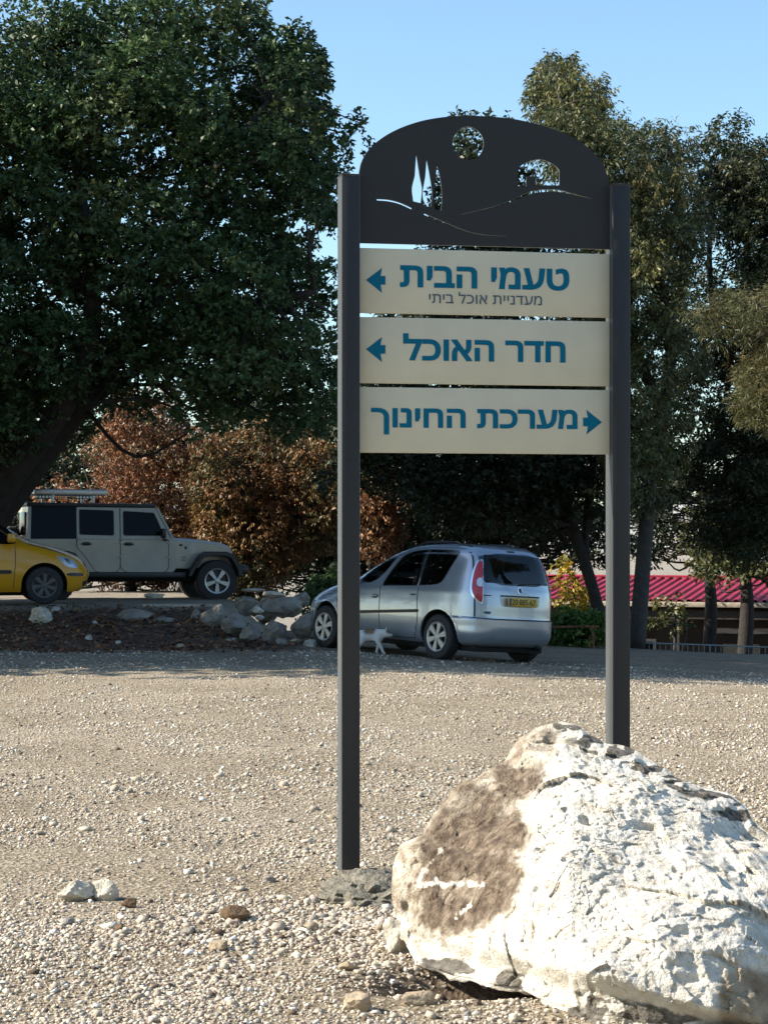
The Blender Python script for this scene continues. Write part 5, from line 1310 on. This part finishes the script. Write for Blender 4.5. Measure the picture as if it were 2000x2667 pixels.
# low pale railing along the drop
def railing():
    y0 = 39.6; xa, xb = at(1675, 1680, y0)[0], at(2150, 1680, y0)[0]
    root = empty('railing', ((xa + xb) / 2, y0, gz((xa + xb) / 2, y0)), 'low pale metal railing along the far right edge of the car park', 'railing')
    o = np.array(root.location); zt = at(1700, 1677, y0)[2]
    loc = lambda x, z: (x - o[0], 0, z - o[2])
    MB().tube([loc(xa, zt + .02), loc(xb, zt - .10)], .014, 8).build('top_rail', M['rail'], root); MB().tube([loc(xa, zt - .52), loc(xb, zt - .62)], .014, 8).build('bottom_rail', M['rail'], root)
    for i in range(34):
        x = xa + (xb - xa) * i / 33; k = i / 33 * .12; post = i % 6 == 0
        MB().tube([loc(x, zt - .62 - k * .8 - (.35 if post else -.08)), loc(x, zt + .015 - k)], .014 if post else .007, 6).build('post' if post else 'bar', M['rail'], root)
railing()
def rusty_rail():
    y0 = 37.0; p = at(1543, 1700, y0); z0 = gz(p[0], y0)
    root = empty('rusty_railing', (p[0], y0, z0), 'short rusty pipe railing beside the green shrub', 'railing'); zt = at(1540, 1632, y0)[2] - z0
    for px in (1422, 1543): x = at(px, 0, y0)[0] - p[0]; MB().tube([(x, 0, -.1), (x, 0, zt)], .03, 8).build('post', M['rust'], root)
    MB().tube([(at(1405, 0, y0)[0] - p[0], 0, zt - .01), (at(1560, 0, y0)[0] - p[0], 0, zt)], .02, 8).build('rail', M['rust'], root)
rusty_rail()

# ------------------------------------------------------------------ rubble at the end of the terrace
def bank_stone(px, py, w_, h_, y, m, label, seed, dk=1.0, **kw):
    s = y / FPX; p = at(px, py, y)
    kw.setdefault('sub', 4); kw['facets'] = kw.get('facets', 7) * 2; kw.setdefault('fine', .06); kw.setdefault('crisp', 24)
    return lump('rubble_stone', p, (w_ * s * .56, max(.05, (w_ + h_) * .26 * s * dk), h_ * s * .60), m, label, 'stone', seed, group='stones on the dirt bank', **kw)
bank_stone(108, 1606, 66, 46, 33.7, M['stone_pale'], 'pale round stone on the bank below the yellow car', 51)
bank_stone(146, 1586, 34, 18, 34.5, M['stone'], 'small pale stone just behind the round one below the yellow car', 52)
bank_stone(558, 1605, 70, 66, 33.2, M['stone_dark'], 'tall grey slab of rock at the left end of the rubble pile', 53, facets=9)
bank_stone(612, 1630, 90, 62, 32.6, M['stone_dark'], 'broken grey rock leaning right of the tall slab', 54, facets=9)
bank_stone(745, 1580, 118, 72, 33.6, M['stone_dark'], 'large squarish dark rock in the middle of the rubble pile', 55, facets=10)
bank_stone(786, 1560, 56, 38, 34.3, M['stone_dark'], 'dark rock behind the right end of the large squarish rock', 56, facets=9)
bank_stone(712, 1549, 66, 22, 34.0, M['stone_pale'], 'pale sunlit slab lying on top of the large squarish rock', 57, facets=10)
bank_stone(655, 1537, 70, 14, 34.6, M['wood'], 'thin pale broken slab tilted on top of the rubble pile', 58, facets=8)
bank_stone(790, 1636, 70, 72, 32.2, M['stone_dark'], 'dark block of rock at the lower right end of the rubble beside the silver car', 59, facets=9)
bank_stone(715, 1645, 80, 54, 32.0, M['stone_dark'], 'cracked dark rock under the large squarish rock', 60, facets=9)
bank_stone(672, 1588, 30, 18, 33.3, M['stone_pale'], 'small pale stone wedged left of the large squarish rock', 61)
bank_stone(676, 1608, 22, 16, 33.0, M['stone'], 'tiny greenish grey stone under the wedged pale stone', 62)
bank_stone(808, 1678, 44, 24, 31.0, M['stone'], 'grey flat stone next to the front wheel of the silver car', 63)
bank_stone(770, 1668, 34, 12, 31.2, M['stone_tan'], 'flat tan fragment left of the grey flat stone', 64)
bank_stone(232, 1660, 20, 14, 31.2, M['stone'], 'small grey stone on the leaf covered bank below the off-road car door', 65)
bank_stone(310, 1674, 18, 10, 30.5, M['stone'], 'small grey stone at the foot of the bank left of centre', 66)
bank_stone(470, 1682, 30, 10, 30.2, M['stone_tan'], 'flat tan stone at the foot of the bank', 67)
bank_stone(248, 1622, 18, 10, 33.0, M['stone'], 'little grey stone high on the bank under the off-road car', 68)
bank_stone(440, 1622, 90, 34, 33.6, M['stone_dark'], 'low grey rock sunk into the top of the bank under the front door', 69, facets=8)
bank_stone(512, 1600, 30, 30, 33.9, M['stone_dark'], 'grey stone left of the tall slab', 70)
bank_stone(405, 1552, 60, 14, 36.8, M['stone_pale'], 'pale flat stone under the off-road car', 74)
bank_stone(628, 1562, 40, 14, 34.6, M['stone_tan'], 'tan fragment behind the tall slab of rock', 75)
bank_stone(690, 1592, 100, 66, 34.2, M['stone_dark'], 'dark rock filling the gap behind the large squarish rock', 80, facets=9)
bank_stone(645, 1575, 84, 60, 34.5, M['stone_dark'], 'dark rock under the thin tilted slab', 81, facets=9)
bank_stone(655, 1655, 60, 40, 32.0, M['stone_dark'], 'small dark rock low in the rubble under the leaning grey rock', 82, facets=8)
bank_stone(735, 1672, 40, 22, 31.4, M['stone_dark'], 'dark chip of rock at the foot of the cracked rock', 83, facets=8)
bank_stone(600, 1670, 36, 20, 31.6, M['stone_dark'], 'dark chip of rock at the foot of the leaning grey rock', 84, facets=8)
bank_stone(350, 1612, 120, 44, 34.0, M['stone_dark'], 'long low grey rock at the top of the bank under the rear door', 85, facets=8)
# board lying on the terrace edge
p = at(565, 1577, 34.85); b = MB().box((-.62, -.09, 0), (.62, .09, .05), ch=.008).build('board', M['wood'], None); b.location = (p[0] - .6, 34.9, gz(p[0] - .6, 34.9) + .004); b.rotation_euler = (0, 0, R(3)); tag(b, 'weathered board lying along the terrace edge near the off-road car wheel', 'board')
k = at(630, 1520, 35.2); b = MB().tube([(0, 0, 0), (.02, 0, .42)], .02, 8).build('stake', M['wood'], None); b.location = (k[0], 35.2, gz(k[0], 35.2)); tag(b, 'thin upright stake in front of the off-road car bumper', 'stake')

# ------------------------------------------------------------------ the cat
def cat():
    root_p = at(972, 1709, 29.55); x0, y0 = root_p[0], 29.55; z0 = gz(x0, y0)
    J = {}; E_ = []; rad = {}
    def j(n, p, r): J[n] = p; rad[n] = r
    # nose towards +x
    j('pelvis', (-.175, 0, .250), (.066, .082)); j('waist', (-.09, 0, .243), (.062, .082)); j('chest', (.02, 0, .238), (.066, .092)); j('shoulder', (.08, 0, .243), (.058, .082)); j('neck', (.128, 0, .262), (.048, .056)); j('head', (.180, 0, .262), (.060, .058)); j('muzzle', (.228, 0, .240), (.030, .026)); j('nose', (.246, 0, .236), (.014, .012))
    E_ += [('pelvis', 'waist'), ('waist', 'chest'), ('chest', 'shoulder'), ('shoulder', 'neck'), ('neck', 'head'), ('head', 'muzzle'), ('muzzle', 'nose')]
    for s, n, dx in ((-1, 'r', .0), (1, 'l', .0)):
        fx = .045 if s < 0 else -.055; hx = .03 if s < 0 else -.07
        j('el' + n, (.075 - .01, s * .042, .165), (.032, .036)); j('wr' + n, (.085 + fx * .6, s * .042, .080), (.021, .022)); j('pw' + n, (.088 + fx, s * .042, .018), (.018, .017)); j('tp' + n, (.116 + fx, s * .042, .014), (.017, .013))
        E_ += [('shoulder', 'el' + n), ('el' + n, 'wr' + n), ('wr' + n, 'pw' + n), ('pw' + n, 'tp' + n)]
        j('kn' + n, (-.155 + hx * .4, s * .048, .160), (.044, .054)); j('hk' + n, (-.215 + hx, s * .046, .092), (.022, .024)); j('hp' + n, (-.197 + hx, s * .046, .018), (.018, .017)); j('ht' + n, (-.167 + hx, s * .046, .014), (.017, .013))
        E_ += [('pelvis', 'kn' + n), ('kn' + n, 'hk' + n), ('hk' + n, 'hp' + n), ('hp' + n, 'ht' + n)]
    j('t1', (-.245, 0, .262), (.022, .022)); j('t2', (-.32, 0, .285), (.018, .018)); j('t3', (-.39, .01, .335), (.016, .016)); j('t4', (-.43, .01, .39), (.012, .012)); E_ += [('pelvis', 't1'), ('t1', 't2'), ('t2', 't3'), ('t3', 't4')]
    nm = list(J); me = bpy.data.meshes.new('cat'); me.from_pydata([J[k] for k in nm], [(nm.index(a), nm.index(b)) for a, b in E_], []); o = bpy.data.objects.new('cat', me); C.objects.link(o)
    md = o.modifiers.new('skin', 'SKIN'); md.use_smooth_shade = True
    sv = me.skin_vertices[0].data
    for i, k in enumerate(nm): sv[i].radius = rad[k]
    sv[nm.index('pelvis')].use_root = True
    sb = o.modifiers.new('s', 'SUBSURF'); sb.levels = 2; sb.render_levels = 2
    bpy.context.view_layer.update(); dg = bpy.context.evaluated_depsgraph_get(); m2 = bpy.data.meshes.new_from_object(o.evaluated_get(dg), preserve_all_data_layers=True, depsgraph=dg)
    o.modifiers.clear(); o.data = m2; m2.name = 'cat'
    # ears belong to the body mesh
    bm = bmesh.new(); bm.from_mesh(m2)
    for s in (1, -1):
        q = [Vector((.160, s * .016, .302)), Vector((.176, s * .050, .290)), Vector((.148, s * .040, .290)), Vector((.168, s * .042, .346))]; vs = [bm.verts.new(p) for p in q]
        for t in ((0, 1, 3), (1, 2, 3), (2, 0, 3), (0, 2, 1)): bm.faces.new([vs[k] for k in t])
    bm.to_mesh(m2); bm.free()
    m = bpy.data.materials.new('cat fur'); m.use_nodes = True; T = m.node_tree; B = T.nodes['Principled BSDF']; B.inputs['Roughness'].default_value = .9; B.inputs['Specular IOR Level'].default_value = .1
    co = np.array([v.co[:] for v in m2.vertices])
    blob = lambda c, r: 1 - smooth(np.linalg.norm((co - np.array(c)) / np.array(r), axis=1), .75, 1.1)
    dark = np.maximum.reduce([blob((-.04, -.03, .31), (.085, .09, .075)), blob((.20, 0, .285), (.055, .07, .030)), blob((-.42, 0, .38), (.10, .1, .12)), blob((-.23, .05, .29), (.05, .05, .05))])
    a = m2.attributes.new('patch', 'FLOAT', 'POINT'); a.data.foreach_set('value', dark.astype(np.float32))
    an = T.nodes.new('ShaderNodeAttribute'); an.attribute_name = 'patch'; tc = T.nodes.new('ShaderNodeTexCoord'); nz = T.nodes.new('ShaderNodeTexNoise'); nz.inputs['Scale'].default_value = 26; T.links.new(tc.outputs['Object'], nz.inputs['Vector'])
    rp = T.nodes.new('ShaderNodeValToRGB'); rp.color_ramp.elements[0].position = .4; rp.color_ramp.elements[0].color = (.06, .045, .03, 1); rp.color_ramp.elements[1].position = .62; rp.color_ramp.elements[1].color = (.26, .17, .09, 1); T.links.new(nz.outputs['Fac'], rp.inputs[0])
    mx = T.nodes.new('ShaderNodeMix'); mx.data_type = 'RGBA'; T.links.new(an.outputs['Fac'], mx.inputs[0]); mx.inputs[6].default_value = (.60, .57, .53, 1); T.links.new(rp.outputs[0], mx.inputs[7]); T.links.new(mx.outputs[2], B.inputs['Base Color'])
    m2.materials.clear(); m2.materials.append(m)
    for s in (1, -1):
        e = MB(); bm = bmesh.new(); bmesh.ops.create_uvsphere(bm, u_segments=8, v_segments=6, radius=.008); e.add([v.co + Vector((.220, s * .032, .272)) for v in bm.verts], [[v.index for v in f.verts] for f in bm.faces]); bm.free(); e.build('eye', M['ink'], o)
    o.location = (x0, y0, z0); o.rotation_euler = (0, 0, R(-8)); o.scale = (1.12, 1.12, 1.12)
    tag(o, 'white cat with brown patches walking past the silver car by the left sign post', 'cat')
cat()
